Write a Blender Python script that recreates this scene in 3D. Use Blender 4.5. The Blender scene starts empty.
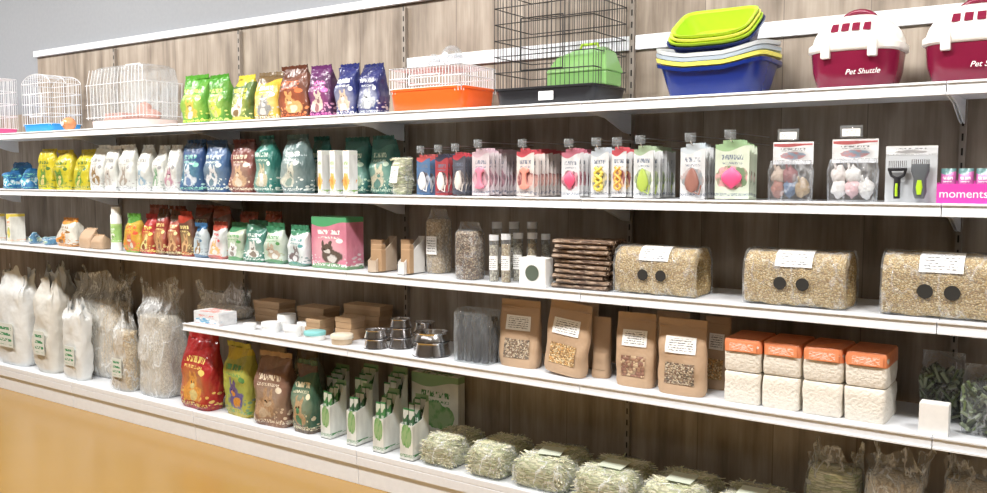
import bpy, bmesh, math, random
from mathutils import Vector, noise
random.seed(7)
R=random.uniform
SC=bpy.context.scene
try:
    SC.view_settings.view_transform='Standard'
except Exception: pass
# ---------------------------------------------------------------- camera model (metres)
F=876.0; YAW=.6033; PIT=-.0793; H=1.4865
cy,sy,cp,sp=math.cos(YAW),math.sin(YAW),math.cos(PIT),math.sin(PIT)
def xa(px,Y,z):
    u=(px-493.5)/F; zz=z-H
    return (u*(Y*cy*cp+zz*sp)-Y*sy)/(cy+u*sy*cp)
def za(py,X,Y):
    v=(246.5-py)/F; fw=-X*sy+Y*cy
    return H+fw*(v*cp+sp)/(cp-v*sp)
S={1:1.772,2:1.403,3:1.041,4:.678,5:.1715}
FY=2.979; WY=3.427; BY=3.03; X0=-2.8915; L=1.25
# ---------------------------------------------------------------- materials
MC={}
def newmat(name):
    m=bpy.data.materials.new(name); m.use_nodes=True
    nt=m.node_tree; b=nt.nodes['Principled BSDF']; return m,nt,b
def c4(c): return (c[0],c[1],c[2],1)
def M(name,col,rough=.5,metal=0,bump=0,bs=40,coat=0,trans=0,alpha=1,emit=0,var=.06):
    if name in MC: return MC[name]
    m,nt,b=newmat(name); MC[name]=m
    b.inputs['Roughness'].default_value=rough; b.inputs['Metallic'].default_value=metal
    b.inputs['Coat Weight'].default_value=coat; b.inputs['Transmission Weight'].default_value=trans
    b.inputs['Alpha'].default_value=alpha
    n=nt.nodes.new('ShaderNodeTexNoise'); n.inputs['Scale'].default_value=bs
    tc=nt.nodes.new('ShaderNodeTexCoord'); nt.links.new(tc.outputs['Object'],n.inputs['Vector'])
    mx=nt.nodes.new('ShaderNodeMix'); mx.data_type='RGBA'
    mx.inputs[6].default_value=c4([x*(1-var) for x in col]); mx.inputs[7].default_value=c4([min(1,x*(1+var)) for x in col])
    nt.links.new(n.outputs[0],mx.inputs[0]); nt.links.new(mx.outputs[2],b.inputs['Base Color'])
    if bump:
        bp=nt.nodes.new('ShaderNodeBump'); bp.inputs['Strength'].default_value=bump; bp.inputs['Distance'].default_value=.01
        nt.links.new(n.outputs[0],bp.inputs['Height']); nt.links.new(bp.outputs[0],b.inputs['Normal'])
    return m
class NT:
    def __init__(s,nt): s.nt=nt
    def n(s,t): return s.nt.nodes.new(t)
    def l(s,a,b): s.nt.links.new(a,b)
    def math(s,op,a,b=None,c=None):
        q=s.n('ShaderNodeMath'); q.operation=op
        for i,x in enumerate((a,b,c)):
            if x is None: continue
            if isinstance(x,(int,float)): q.inputs[i].default_value=x
            else: s.l(x,q.inputs[i])
        return q.outputs[0]
    def mix(s,f,a,b):
        q=s.n('ShaderNodeMix'); q.data_type='RGBA'
        for i,x in ((0,f),(6,a),(7,b)):
            if isinstance(x,(int,float)): q.inputs[i].default_value=x
            elif isinstance(x,tuple): q.inputs[i].default_value=c4(x)
            else: s.l(x,q.inputs[i])
        return q.outputs[2]
    def noise(s,vec,scale,detail=2,sc=None,off=0):
        mp=s.n('ShaderNodeMapping'); s.l(vec,mp.inputs[0]); mp.inputs['Location'].default_value=(off,off*1.7,off*.6)
        if sc: mp.inputs['Scale'].default_value=sc
        q=s.n('ShaderNodeTexNoise'); q.inputs['Scale'].default_value=scale; q.inputs['Detail'].default_value=detail
        s.l(mp.outputs[0],q.inputs['Vector']); return q.outputs[0]
_ps=[0]
def pack(base,top,accent,i1,i2,rough=.22,wr=.5,ez=.34,ex=.36,bw=.2,pic='animal'):
    """printed packaging: picture, headline band, small print"""
    key=('pack',base,top,accent,i1,i2,ez,ex,pic)
    if key in MC: return MC[key]
    _ps[0]+=1; off=_ps[0]*3.1
    m,nt,b=newmat('printed_pack_%d'%_ps[0]); MC[key]=m; q=NT(nt)
    tc=q.n('ShaderNodeTexCoord'); g=tc.outputs['Generated']
    sx=q.n('ShaderNodeSeparateXYZ'); q.l(g,sx.inputs[0]); x,y,z=sx.outputs
    n1=q.noise(g,5,2,None,off); n2=q.noise(g,6,4,None,off+5); nf=q.noise(g,30,3,None,off+7)
    b2_=tuple(min(1,c*1.4+.02) for c in base); b1_=tuple(c*.6 for c in base)
    bcol=q.mix(q.noise(g,2.6,3,None,off+3),b1_,b2_)
    if pic=='animal':
        xd=q.math('ADD',x,q.math('MULTIPLY',q.math('SUBTRACT',n1,.5),.26)); zd=q.math('ADD',z,q.math('MULTIPLY',q.math('SUBTRACT',n2,.5),.14))
        def ell(cx,cz,rx,rz,soft=.18):
            a=q.math('DIVIDE',q.math('SUBTRACT',xd,cx),rx); c=q.math('DIVIDE',q.math('SUBTRACT',zd,cz),rz)
            dd=q.math('ADD',q.math('MULTIPLY',a,a),q.math('MULTIPLY',c,c))
            mr=q.n('ShaderNodeMapRange'); q.l(dd,mr.inputs[0]); mr.inputs[1].default_value=1+soft; mr.inputs[2].default_value=1-soft; mr.inputs[3].default_value=0; mr.inputs[4].default_value=1
            return mr.outputs[0]
        s_=(_ps[0]%3-1)*.08
        halo=ell(.5,.36,.42,.26,.6)
        # scattered grains / leaves printed round the animal
        v=q.n('ShaderNodeTexVoronoi'); mp=q.n('ShaderNodeMapping'); mp.inputs['Scale'].default_value=(11,3,16); mp.inputs['Location'].default_value=(off,0,off); q.l(g,mp.inputs[0]); q.l(mp.outputs[0],v.inputs['Vector']); v.inputs['Scale'].default_value=1
        spk=q.math('MULTIPLY',q.math('LESS_THAN',v.outputs['Distance'],.34),q.math('LESS_THAN',z,.30))
        col=q.mix(q.math('MULTIPLY',halo,.45),bcol,tuple(.5*c+.5*d for c,d in zip(base,accent)))
        col=q.mix(q.math('MULTIPLY',spk,.8),col,q.mix(n2,i1,tuple(min(1,c*1.3) for c in accent)))
        fur1=q.mix(nf,tuple(.45*c for c in i1),tuple(min(1,1.35*c) for c in i1)); fur2=q.mix(nf,tuple(.55*c for c in i2),i2)
        bm_=q.math('MAXIMUM',ell(.5+s_,.24,.28,.13),ell(.5-s_*.5,.37,.17,.10))
        bm_=q.math('MAXIMUM',bm_,q.math('MAXIMUM',ell(.40-s_*.5,.48,.05,.075),ell(.58-s_*.5,.48,.05,.075)))
        col=q.mix(bm_,col,fur1)
        col=q.mix(q.math('MAXIMUM',ell(.5-s_*.5,.335,.09,.04),ell(.5+s_,.2,.13,.08)),col,fur2)
        eyes=q.math('MAXIMUM',ell(.43-s_*.5,.385,.022,.014),ell(.55-s_*.5,.385,.022,.014))
        col=q.mix(eyes,col,(.01,.01,.01))
        low=q.math('LESS_THAN',q.math('ADD',z,q.math('MULTIPLY',q.math('SINE',q.math('MULTIPLY',x,3.1)),-.05)),.07)
        col=q.mix(q.math('MULTIPLY',low,.8),col,top)
        # round seal
        dxs=q.math('DIVIDE',q.math('SUBTRACT',x,.80),.10); dzs=q.math('DIVIDE',q.math('SUBTRACT',z,.55),.045)
        seal=q.math('LESS_THAN',q.math('ADD',q.math('MULTIPLY',dxs,dxs),q.math('MULTIPLY',dzs,dzs)),1.0)
        col=q.mix(seal,col,accent)
    else:
        dx=q.math('DIVIDE',q.math('SUBTRACT',x,.5),ex); dz=q.math('DIVIDE',q.math('SUBTRACT',z,ez),.22)
        d=q.math('ADD',q.math('MULTIPLY',dx,dx),q.math('MULTIPLY',dz,dz))
        d=q.math('ADD',d,q.math('MULTIPLY',n1,1.2))
        em=q.math('LESS_THAN',d,1.45)
        mr=q.n('ShaderNodeMapRange'); q.l(n2,mr.inputs[0]); mr.inputs[1].default_value=.42; mr.inputs[2].default_value=.58
        col=q.mix(em,bcol,q.mix(mr.outputs[0],i1,i2))
    tm=q.math('GREATER_THAN',q.math('ADD',z,q.math('MULTIPLY',q.math('SINE',q.math('MULTIPLY',x,5.0)),.05)),.86)
    col=q.mix(tm,col,top)
    n3=q.noise(g,1,2,(26,2,11),off+9)
    band=q.math('MULTIPLY',q.math('GREATER_THAN',z,.67),q.math('LESS_THAN',z,.67+bw*.42))
    band=q.math('MULTIPLY',band,q.math('MULTIPLY',q.math('GREATER_THAN',x,.18),q.math('LESS_THAN',x,.82)))
    col=q.mix(q.math('MULTIPLY',band,q.math('GREATER_THAN',n3,.49)),col,accent)
    n4=q.noise(g,1,1,(44,2,40),off+2)
    b2=q.math('MULTIPLY',q.math('GREATER_THAN',z,.59),q.math('LESS_THAN',z,.63))
    b2=q.math('MULTIPLY',b2,q.math('LESS_THAN',q.math('ABSOLUTE',q.math('SUBTRACT',x,.5)),.3))
    b3=q.math('MULTIPLY',q.math('GREATER_THAN',z,.05),q.math('LESS_THAN',z,.10))
    col=q.mix(q.math('MULTIPLY',q.math('MAXIMUM',b2,b3),q.math('GREATER_THAN',n4,.52)),col,accent)
    q.l(col,b.inputs['Base Color']); b.inputs['Roughness'].default_value=rough
    bp=q.n('ShaderNodeBump'); bp.inputs['Strength'].default_value=wr; bp.inputs['Distance'].default_value=.04
    q.l(q.noise(tc.outputs['Object'],20,3,(1,1,.6),off),bp.inputs['Height']); q.l(bp.outputs[0],b.inputs['Normal'])
    return m
def printed_label(key,base=(.9,.9,.88),ink=(.15,.15,.15),sc=(14,14,26),thr=.56,lines=44.0):
    if key in MC: return MC[key]
    m,nt,b=newmat(key); MC[key]=m; q=NT(nt)
    tc=q.n('ShaderNodeTexCoord'); g=tc.outputs['Generated']
    sx=q.n('ShaderNodeSeparateXYZ'); q.l(g,sx.inputs[0]); x,y,z=sx.outputs
    nn=q.noise(g,1,1,sc,4)
    ln=q.math('GREATER_THAN',q.math('SINE',q.math('MULTIPLY',z,lines)),.1)
    ins=q.math('MULTIPLY',q.math('MULTIPLY',q.math('GREATER_THAN',x,.1),q.math('LESS_THAN',x,.9)),q.math('MULTIPLY',q.math('GREATER_THAN',z,.1),q.math('LESS_THAN',z,.88)))
    k=q.math('MULTIPLY',q.math('MULTIPLY',ln,q.math('GREATER_THAN',nn,thr-.08)),ins)
    q.l(q.mix(k,base,ink),b.inputs['Base Color']); b.inputs['Roughness'].default_value=.5
    return m
def grains(key,cols,scale=90,bump=.9,stretch=(1,1,1),rough=.6,edge=.5):
    if key in MC: return MC[key]
    m,nt,b=newmat(key); MC[key]=m; q=NT(nt)
    tc=q.n('ShaderNodeTexCoord'); mp=q.n('ShaderNodeMapping'); q.l(tc.outputs['Object'],mp.inputs[0]); mp.inputs['Scale'].default_value=stretch
    v=q.n('ShaderNodeTexVoronoi'); v.inputs['Scale'].default_value=scale; q.l(mp.outputs[0],v.inputs['Vector'])
    sx=q.n('ShaderNodeSeparateXYZ'); q.l(v.outputs['Color'],sx.inputs[0])
    r=q.n('ShaderNodeValToRGB'); q.l(sx.outputs[0],r.inputs[0]); r.color_ramp.interpolation='CONSTANT'
    el=r.color_ramp.elements; n=len(cols)
    el[0].color=c4(cols[0]); el[1].color=c4(cols[-1]); el[1].position=(n-1)/n
    for i in range(1,n-1):
        e=el.new(i/n); e.color=c4(cols[i])
    dk=q.math('GREATER_THAN',v.outputs['Distance'],.6)
    q.l(q.mix(q.math('MULTIPLY',dk,edge),r.outputs[0],tuple(.35*c for c in cols[0])),b.inputs['Base Color']); b.inputs['Roughness'].default_value=rough
    bp=q.n('ShaderNodeBump'); bp.invert=True; bp.inputs['Strength'].default_value=bump; bp.inputs['Distance'].default_value=.004
    q.l(v.outputs['Distance'],bp.inputs['Height']); q.l(bp.outputs[0],b.inputs['Normal'])
    return m
def film(key,tint=(.97,.98,1),op=.05,rough=.12,crease=.22):
    if key in MC: return MC[key]
    m=bpy.data.materials.new(key); m.use_nodes=True; MC[key]=m; nt=m.node_tree; nt.nodes.clear(); q=NT(nt)
    out=q.n('ShaderNodeOutputMaterial'); tr=q.n('ShaderNodeBsdfTransparent'); pb=q.n('ShaderNodeBsdfPrincipled')
    tr.inputs[0].default_value=c4(tint)
    pb.inputs['Base Color'].default_value=(.9*tint[0],.92*tint[1],.93*tint[2],1); pb.inputs['Roughness'].default_value=rough
    tc=q.n('ShaderNodeTexCoord'); nz=q.noise(tc.outputs['Object'],13,5,(1,1,.5))
    bp=q.n('ShaderNodeBump'); bp.inputs['Strength'].default_value=1; bp.inputs['Distance'].default_value=.06
    q.l(nz,bp.inputs['Height']); q.l(bp.outputs[0],pb.inputs['Normal'])
    fr=q.n('ShaderNodeLayerWeight'); fr.inputs[0].default_value=.3; q.l(bp.outputs[0],fr.inputs['Normal'])
    rd=q.math('ABSOLUTE',q.math('SUBTRACT',nz,.52))
    mr=q.n('ShaderNodeMapRange'); q.l(rd,mr.inputs[0]); mr.inputs[1].default_value=.0; mr.inputs[2].default_value=.03; mr.inputs[3].default_value=crease; mr.inputs[4].default_value=0
    fac=q.math('ADD',q.math('ADD',mr.outputs[0],op),q.math('MULTIPLY',fr.outputs['Fresnel'],.35)); fac=q.math('MINIMUM',fac,.8)
    mx=q.n('ShaderNodeMixShader'); q.l(fac,mx.inputs[0]); q.l(tr.outputs[0],mx.inputs[1]); q.l(pb.outputs[0],mx.inputs[2]); q.l(mx.outputs[0],out.inputs[0])
    return m
def wood():
    m,nt,b=newmat('grey_oak_plank_laminate'); q=NT(nt)
    tc=q.n('ShaderNodeTexCoord'); o=tc.outputs['Object']
    sx=q.n('ShaderNodeSeparateXYZ'); q.l(o,sx.inputs[0]); x,y,z=sx.outputs
    pw=.3125
    xs=q.math('ADD',x,-X0)
    pi=q.math('FLOOR',q.math('DIVIDE',xs,pw)); fr=q.math('FRACT',q.math('DIVIDE',xs,pw))
    wn=q.n('ShaderNodeTexWhiteNoise'); wn.noise_dimensions='1D'; q.l(pi,wn.inputs['W'])
    cb=q.n('ShaderNodeCombineXYZ'); q.l(q.math('ADD',x,q.math('MULTIPLY',wn.outputs[0],7)),cb.inputs[0]); q.l(q.math('ADD',z,q.math('MULTIPLY',wn.outputs[0],30)),cb.inputs[2])
    g1=q.noise(cb.outputs[0],1,5,(17,1,1.6)); g2=q.noise(cb.outputs[0],1,4,(6,1,2.6),3); g3=q.noise(cb.outputs[0],1,6,(110,1,6),8)
    r=q.n('ShaderNodeValToRGB')
    q.l(q.math('ADD',q.math('MULTIPLY',g1,.45),q.math('ADD',q.math('MULTIPLY',g2,.42),q.math('MULTIPLY',g3,.13))),r.inputs[0])
    el=r.color_ramp.elements; el[0].position=.37; el[0].color=(.135,.100,.070,1); el[1].position=.64; el[1].color=(.43,.365,.295,1)
    e=el.new(.49); e.color=(.27,.218,.168,1)
    v=q.n('ShaderNodeTexVoronoi'); mp=q.n('ShaderNodeMapping'); mp.inputs['Scale'].default_value=(5,1,1.6); q.l(cb.outputs[0],mp.inputs[0]); q.l(mp.outputs[0],v.inputs['Vector']); v.inputs['Scale'].default_value=.8
    mr=q.n('ShaderNodeMapRange'); q.l(v.outputs['Distance'],mr.inputs[0]); mr.inputs[1].default_value=.03; mr.inputs[2].default_value=.14; mr.inputs[3].default_value=.7; mr.inputs[4].default_value=0
    col=q.mix(mr.outputs[0],r.outputs[0],(.085,.058,.04))
    col=q.mix(q.math('MULTIPLY',wn.outputs[0],.15),col,(.47,.41,.34))
    gap=q.math('MAXIMUM',q.math('LESS_THAN',fr,.006),q.math('GREATER_THAN',fr,.994))
    col=q.mix(q.math('MULTIPLY',gap,.6),col,(.08,.055,.04))
    q.l(col,b.inputs['Base Color']); b.inputs['Roughness'].default_value=.5
    return m
WOOD=wood()
WHITE=M('white_powder_coated_steel',(.82,.85,.89),.35)
POST=M('grey_upright_steel',(.30,.26,.22),.45)
BLACK=M('black_plastic',(.015,.015,.018),.35)
DARK=M('dark_void',(.02,.018,.015),.8)
CHROME=M('polished_steel',(.90,.90,.92),.16,1)
WIREW=M('white_wire',(.82,.83,.85),.35)
WIREB=M('black_wire',(.02,.02,.02),.4)
CARD=M('brown_cardboard',(.42,.27,.15),.8)
KRAFT=M('kraft_paper',(.48,.33,.21),.6,0,.6,22)
PAPERW=M('white_paper',(.85,.85,.83),.6)
LBL=printed_label('white_printed_label')
FILM=film('clear_plastic_film'); FILM2=film('crinkled_clear_film',(.97,.98,.98),.10,.14,.48)
TANK=film('clear_rigid_plastic',(.95,.97,.98),.08,.06,.05)
SEED=grains('mixed_seed',[(.62,.43,.20),(.42,.25,.10),(.75,.60,.36),(.30,.17,.07),(.66,.36,.12)],170)
SEEDD=grains('dark_seed',[(.28,.20,.13),(.14,.11,.08),(.48,.38,.25),(.22,.13,.08),(.55,.46,.34)],170)
PELLET=grains('wood_pellets',[(.62,.50,.34),(.54,.42,.26),(.70,.60,.44),(.48,.37,.24)],120,.8)
SEEDT=grains('grain_crust',[(.66,.50,.26),(.54,.38,.17),(.76,.64,.40),(.60,.43,.19),(.44,.29,.13)],200,1)
LITTER=M('cream_pressed_litter',(.80,.75,.66),.6,0,.5,90,var=.10)
SHAV=grains('wood_shavings',[(.66,.58,.46),(.58,.50,.38),(.74,.67,.56)],110,.9,(1,1,.6))
GPEL=grains('pale_grey_pellets',[(.62,.58,.50),(.53,.49,.42),(.70,.67,.60)],150,.8)
HAY=grains('dried_hay',[(.60,.60,.36),(.70,.68,.46),(.48,.52,.29),(.78,.76,.56)],90,1,(.35,.35,1.6))
HAYS=[M('hay_straw',(.80,.77,.58),.7),M('hay_green',(.58,.62,.38),.7),M('hay_pale',(.90,.88,.74),.7)]
# ---------------------------------------------------------------- mesh builder
def link(o): SC.collection.objects.link(o)
class MB:
    def __init__(s): s.v=[];s.f=[];s.m=[]
    def add(s,vs,fs,mi=0):
        o=len(s.v); s.v+=[tuple(v) for v in vs]; s.f+=[tuple(i+o for i in f) for f in fs]; s.m+=[mi]*len(fs); return s
    def box(s,x0,x1,y0,y1,z0,z1,mi=0):
        return s.add([(x0,y0,z0),(x1,y0,z0),(x1,y1,z0),(x0,y1,z0),(x0,y0,z1),(x1,y0,z1),(x1,y1,z1),(x0,y1,z1)],
              [(0,3,2,1),(4,5,6,7),(0,1,5,4),(1,2,6,5),(2,3,7,6),(3,0,4,7)],mi)
    def bar(s,a,b,r,mi=0,n=4):
        a=Vector(a);b=Vector(b);d=(b-a).normalized(); t=Vector((0,0,1)) if abs(d.z)<.9 else Vector((1,0,0))
        u=d.cross(t).normalized(); w=d.cross(u)
        vs=[]
        for p in (a,b):
            for i in range(n):
                an=2*math.pi*i/n; vs.append(p+u*math.cos(an)*r+w*math.sin(an)*r)
        fs=[(i,(i+1)%n,n+(i+1)%n,n+i) for i in range(n)]+[tuple(range(n-1,-1,-1)),tuple(range(n,2*n))]
        return s.add(vs,fs,mi)
    def tube(s,pts,r,mi=0,n=8):
        pts=[Vector(p) for p in pts]; rings=[]
        for i,p in enumerate(pts):
            d=(pts[min(i+1,len(pts)-1)]-pts[max(i-1,0)]).normalized(); t=Vector((0,1,0)) if abs(d.y)<.9 else Vector((1,0,0))
            u=d.cross(t).normalized(); w=d.cross(u)
            rings.append([p+u*math.cos(2*math.pi*k/n)*r+w*math.sin(2*math.pi*k/n)*r for k in range(n)])
        return s.loft(rings,mi)
    def loft(s,rings,mi=0,c0=True,c1=True):
        n=len(rings[0]); vs=[p for r in rings for p in r]; fs=[]
        for j in range(len(rings)-1):
            for i in range(n): fs.append((j*n+i,j*n+(i+1)%n,(j+1)*n+(i+1)%n,(j+1)*n+i))
        if c0: fs.append(tuple(range(n-1,-1,-1)))
        if c1: fs.append(tuple((len(rings)-1)*n+i for i in range(n)))
        return s.add(vs,fs,mi)
    def lathe(s,prof,mi=0,n=28,cx=0,cyy=0):
        return s.loft([[(cx+r*math.cos(2*math.pi*i/n),cyy+r*math.sin(2*math.pi*i/n),z) for i in range(n)] for r,z in prof],mi)
    def prism(s,poly,x0,x1,mi=0):
        n=len(poly); vs=[(x0,y,z) for y,z in poly]+[(x1,y,z) for y,z in poly]
        return s.add(vs,[(i,(i+1)%n,n+(i+1)%n,n+i) for i in range(n)]+[tuple(range(n-1,-1,-1)),tuple(range(n,2*n))],mi)
    def obj(s,name,mats,parent=None,smooth=False,bevel=0,loc=(0,0,0),rot=(0,0,0),angle=None):
        me=bpy.data.meshes.new(name); me.from_pydata(s.v,[],s.f); me.update()
        if not isinstance(mats,(list,tuple)): mats=[mats]
        for m in mats: me.materials.append(m)
        me.polygons.foreach_set('material_index',s.m)
        bm=bmesh.new(); bm.from_mesh(me); bmesh.ops.recalc_face_normals(bm,faces=bm.faces); bm.to_mesh(me); bm.free()
        if smooth:
            me.polygons.foreach_set('use_smooth',[True]*len(me.polygons))
            try: me.set_sharp_from_angle(angle=angle or .9)
            except Exception: pass
        o=bpy.data.objects.new(name,me); link(o); o.location=loc; o.rotation_euler=rot
        if parent is not None: o.parent=parent
        if bevel:
            b=o.modifiers.new('b','BEVEL'); b.width=bevel; b.segments=2; b.limit_method='ANGLE'
        return o
def ring(hx,hy,z,n=28,e=4,cx=0,cyy=0):
    out=[]
    for i in range(n):
        a=2*math.pi*i/n+math.pi/n; c,s_=math.cos(a),math.sin(a)
        out.append((cx+hx*math.copysign(abs(c)**(2/e),c),cyy+hy*math.copysign(abs(s_)**(2/e),s_),z))
    return out
def interp(prof,t):
    for i in range(len(prof)-1):
        a,b=prof[i],prof[i+1]
        if t<=b[0]:
            k=(t-a[0])/(b[0]-a[0]); k=k*k*(3-2*k)
            return [a[j]+(b[j]-a[j])*k for j in range(1,len(a))]
    return list(prof[-1][1:])
def root(name,label,cat,loc,group=None,rz=0):
    o=bpy.data.objects.new(name,None); o.empty_display_size=.05; link(o); o.location=loc; o.rotation_euler=(0,0,rz)
    o['label']=label; o['category']=cat
    if group: o['group']=group
    return o
def tag(o,label,cat,group=None):
    o['label']=label; o['category']=cat
    if group: o['group']=group
    return o
def span(l,r,top,s,yf,d,soft=False,z=None):
    z=S[s] if z is None else z
    y1=yf+(d*.35 if soft else 0); y2=yf+d*(.65 if soft else 1)
    a=xa(l,y1,z); b=xa(r,y2,z); w=max(b-a,.025); xc=(a+b)/2 if b-a>.025 else a+.0125
    return xc,w,za(top,xc,yf+d/2)-z,z
def txt(body,size,mat,parent,loc,rot=(math.pi/2,0,0),name='lettering',shear=0):
    c=bpy.data.curves.new('t','FONT'); c.body=body; c.size=size; c.align_x='CENTER'; c.extrude=.0004; c.shear=shear
    o=bpy.data.objects.new('tmp',c); link(o); bpy.context.view_layer.update()
    me=bpy.data.meshes.new_from_object(o); bpy.data.objects.remove(o)
    me.materials.clear(); me.materials.append(mat)
    p=bpy.data.objects.new(name,me); link(p); p.parent=parent; p.location=loc; p.rotation_euler=rot
    return p
# ---------------------------------------------------------------- room
def struct(o): o['kind']='structure'; return o
XL,XR=-9.5,3.5; CZ=3.25
FLOORM=M('tan_epoxy_floor',(.40,.235,.062),.24,0,0,3,0,var=.04)
WALLM=M('pale_grey_paint',(.29,.305,.325),.8)
WALLO=M('shop_wall_paint',(.30,.29,.28),.8)
struct(MB().box(XL,XR,-3,WY+.12,-.1,0).obj('floor',FLOORM))
struct(MB().box(XL,XR,-3,WY+.12,CZ,CZ+.1).obj('ceiling',M('ceiling_white',(.6,.6,.6),.9)))
struct(MB().box(XL,XR,WY+.02,WY+.12,0,CZ).obj('wall_back',WALLM))
struct(MB().box(XL-.1,XL,-3,WY+.12,0,CZ).obj('wall_left',WALLM))
struct(MB().box(XR,XR+.1,-3,WY+.12,0,CZ).obj('wall_right',WALLO))
struct(MB().box(XL,XR,-3.1,-3,0,CZ).obj('wall_front',WALLO))
RZ=2.385
PL=xa(37,WY,RZ)
KS=range(-4,3)
for k in KS:
    xA=X0+k*L; xB=xA+L
    top=RZ-.037 if k>=-3 else 1.95
    if k==-3: xA=PL
    if k==-4: xB=PL
    o=MB().box(xA+.002,xB-.002,WY,WY+.018,0.0,top).obj('back_panel',WOOD)
    tag(o,'grey-brown oak plank back panel of the shelving','panel','shelving back panels')
    if k>=-3:
        o=MB().box(xA,xB-.001,WY-.02,WY+.018,RZ-.036,RZ).box(xA,xB-.001,WY-.028,WY-.02,RZ-.036,RZ+.004).obj('cap_rail',WHITE)
        tag(o,'white metal cap rail along the top of the wood panel','rail','panel cap rails')
    if k>=0:
        zz=za(22,xa(860,WY,2.1),WY)
        o=MB().box(xA+.013,xB-.013,WY-.016,WY,zz-.03,zz+.03).obj('crossbar',WHITE,bevel=.003)
        tag(o,'white metal crossbar fixed to the wood panel','bar','panel crossbars')
    xA=X0+k*L
    if k==-3: continue
    ps=MB().box(xA-.010,xA+.010,WY-.022,WY-.0005,0.0,top-.02)
    for i in range(int(top/.05)): ps.box(xA-.003,xA+.003,WY-.0235,WY-.021,.06+i*.05,.085+i*.05,1)
    tag(ps.obj('upright_post',[POST,DARK]),'slotted steel upright post between wood panels','post','shelving uprights')
def shelf(k,s):
    z=S[s]; xA=X0+k*L+.0015; xB=xA+L-.003; xc=(xA+xB)/2; w=(xB-xA)/2
    r=root('shelf','white metal shelf with raised front price rail','shelf',(xc,FY,z),'wall shelves')
    MB().box(-w,w,.012,WY-FY-.025,-.022,0).obj('deck',WHITE,r,bevel=.002)
    MB().box(-w,w,0,.012,-.038,.003).box(-w,w,-.006,0,-.004,.003).box(-w,w,-.006,0,-.038,-.031).obj('price_rail',WHITE,r,bevel=.001)
    D=WY-FY-.03
    for x in (-w+.001,w-.005):
        MB().prism([(.03,-.023),(D,-.023),(D,-.105),(D-.05,-.1),(.2,-.05),(.03,-.035)],x,x+.004).obj('bracket',WHITE,r)
for s in (1,2,3,4):
    for k in KS:
        if s==4 and k<-1: continue
        shelf(k,s)
for k in KS:
    xA=X0+k*L+.0015; xB=xA+L-.003; xc=(xA+xB)/2; w=(xB-xA)/2; z=S[5]
    r=root('base_shelf','white metal base shelf standing on the floor','shelf',(xc,BY,0),'base shelves')
    MB().box(-w,w,.0,WY-BY-.024,z-.03,z).box(-w,w,0,.012,z-.075,z-.03).obj('deck',WHITE,r,bevel=.003)
    MB().box(-w,w,.012,.03,0.0,z-.06).box(-w,-w+.02,.03,WY-BY-.03,0,z-.03).box(w-.02,w,.03,WY-BY-.03,0,z-.03).obj('kick_plate',WHITE,r,bevel=.002)
# ---------------------------------------------------------------- generic goods
def bag(l,r,top,s,mat,tmat,label,group=None,name='pet_food_bag',yf=None,d=.1,e=4.5,rz=None,z=None,seal=.07,lean=0):
    yf=FY+.055 if yf is None else yf
    yf+=R(-.008,.014)
    xc,w,h,zz=span(l,r+.8,top+R(-1.5,1.5),s,yf,d,True,z)
    rt=root(name,label,'bag',(xc,yf+d/2,zz+.001),group,R(-.10,.08) if rz is None else rz)
    if lean: rt.rotation_euler[1]=lean
    hs=h*(1-seal); rings=[]; sd=R(0,90); sk=R(-.02,.02)
    k1=R(.66,.84); 
    prof=[(0,.90,.86),(.03,.97,.95),(.2,1,1),(.5,1,.98),(.72,.98,k1),(.88,.96,k1*.5),(1,.95,.07)]
    for i in range(17):
        t=i/16; a,b=interp(prof,t); rg=ring(a*w/2*.985,b*d/2,t*hs,30,e)
        amp=.022*min(1,w/.12) if i>0 else 0
        rg=[(x+amp*.4*noise.noise((x*14+sd,y*14,z_*14)),y+amp*noise.noise((x*13,y*13+sd,z_*12))+sk*t*t,z_) for x,y,z_ in rg]
        rings.append(rg)
    MB().loft(rings).obj('body',mat,rt,True,angle=1.2)
    m=MB(); n=14; vs=[];fs=[]
    for i in range(n+1):
        x=(-.5+i/n)*w*.94; yy=.004*math.sin(i*1.3+sd)+sk
        vs+=[(x,yy-.0018,hs-.004),(x,yy+.0018,hs-.004),(x,yy*1.2-.0018,h-.004*(i%2)),(x,yy*1.2+.0018,h-.004*(i%2))]
    for i in range(n):
        a=i*4;b=a+4; fs+=[(a,b,b+2,a+2),(a+1,a+3,b+3,b+1),(a+2,b+2,b+3,a+3)]
    m.add(vs,fs).obj('top_seal',tmat,rt)
    return rt,w,h
def col(n,c,r=.25): return M('film_'+n,c,r,0,.3,25)
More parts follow.
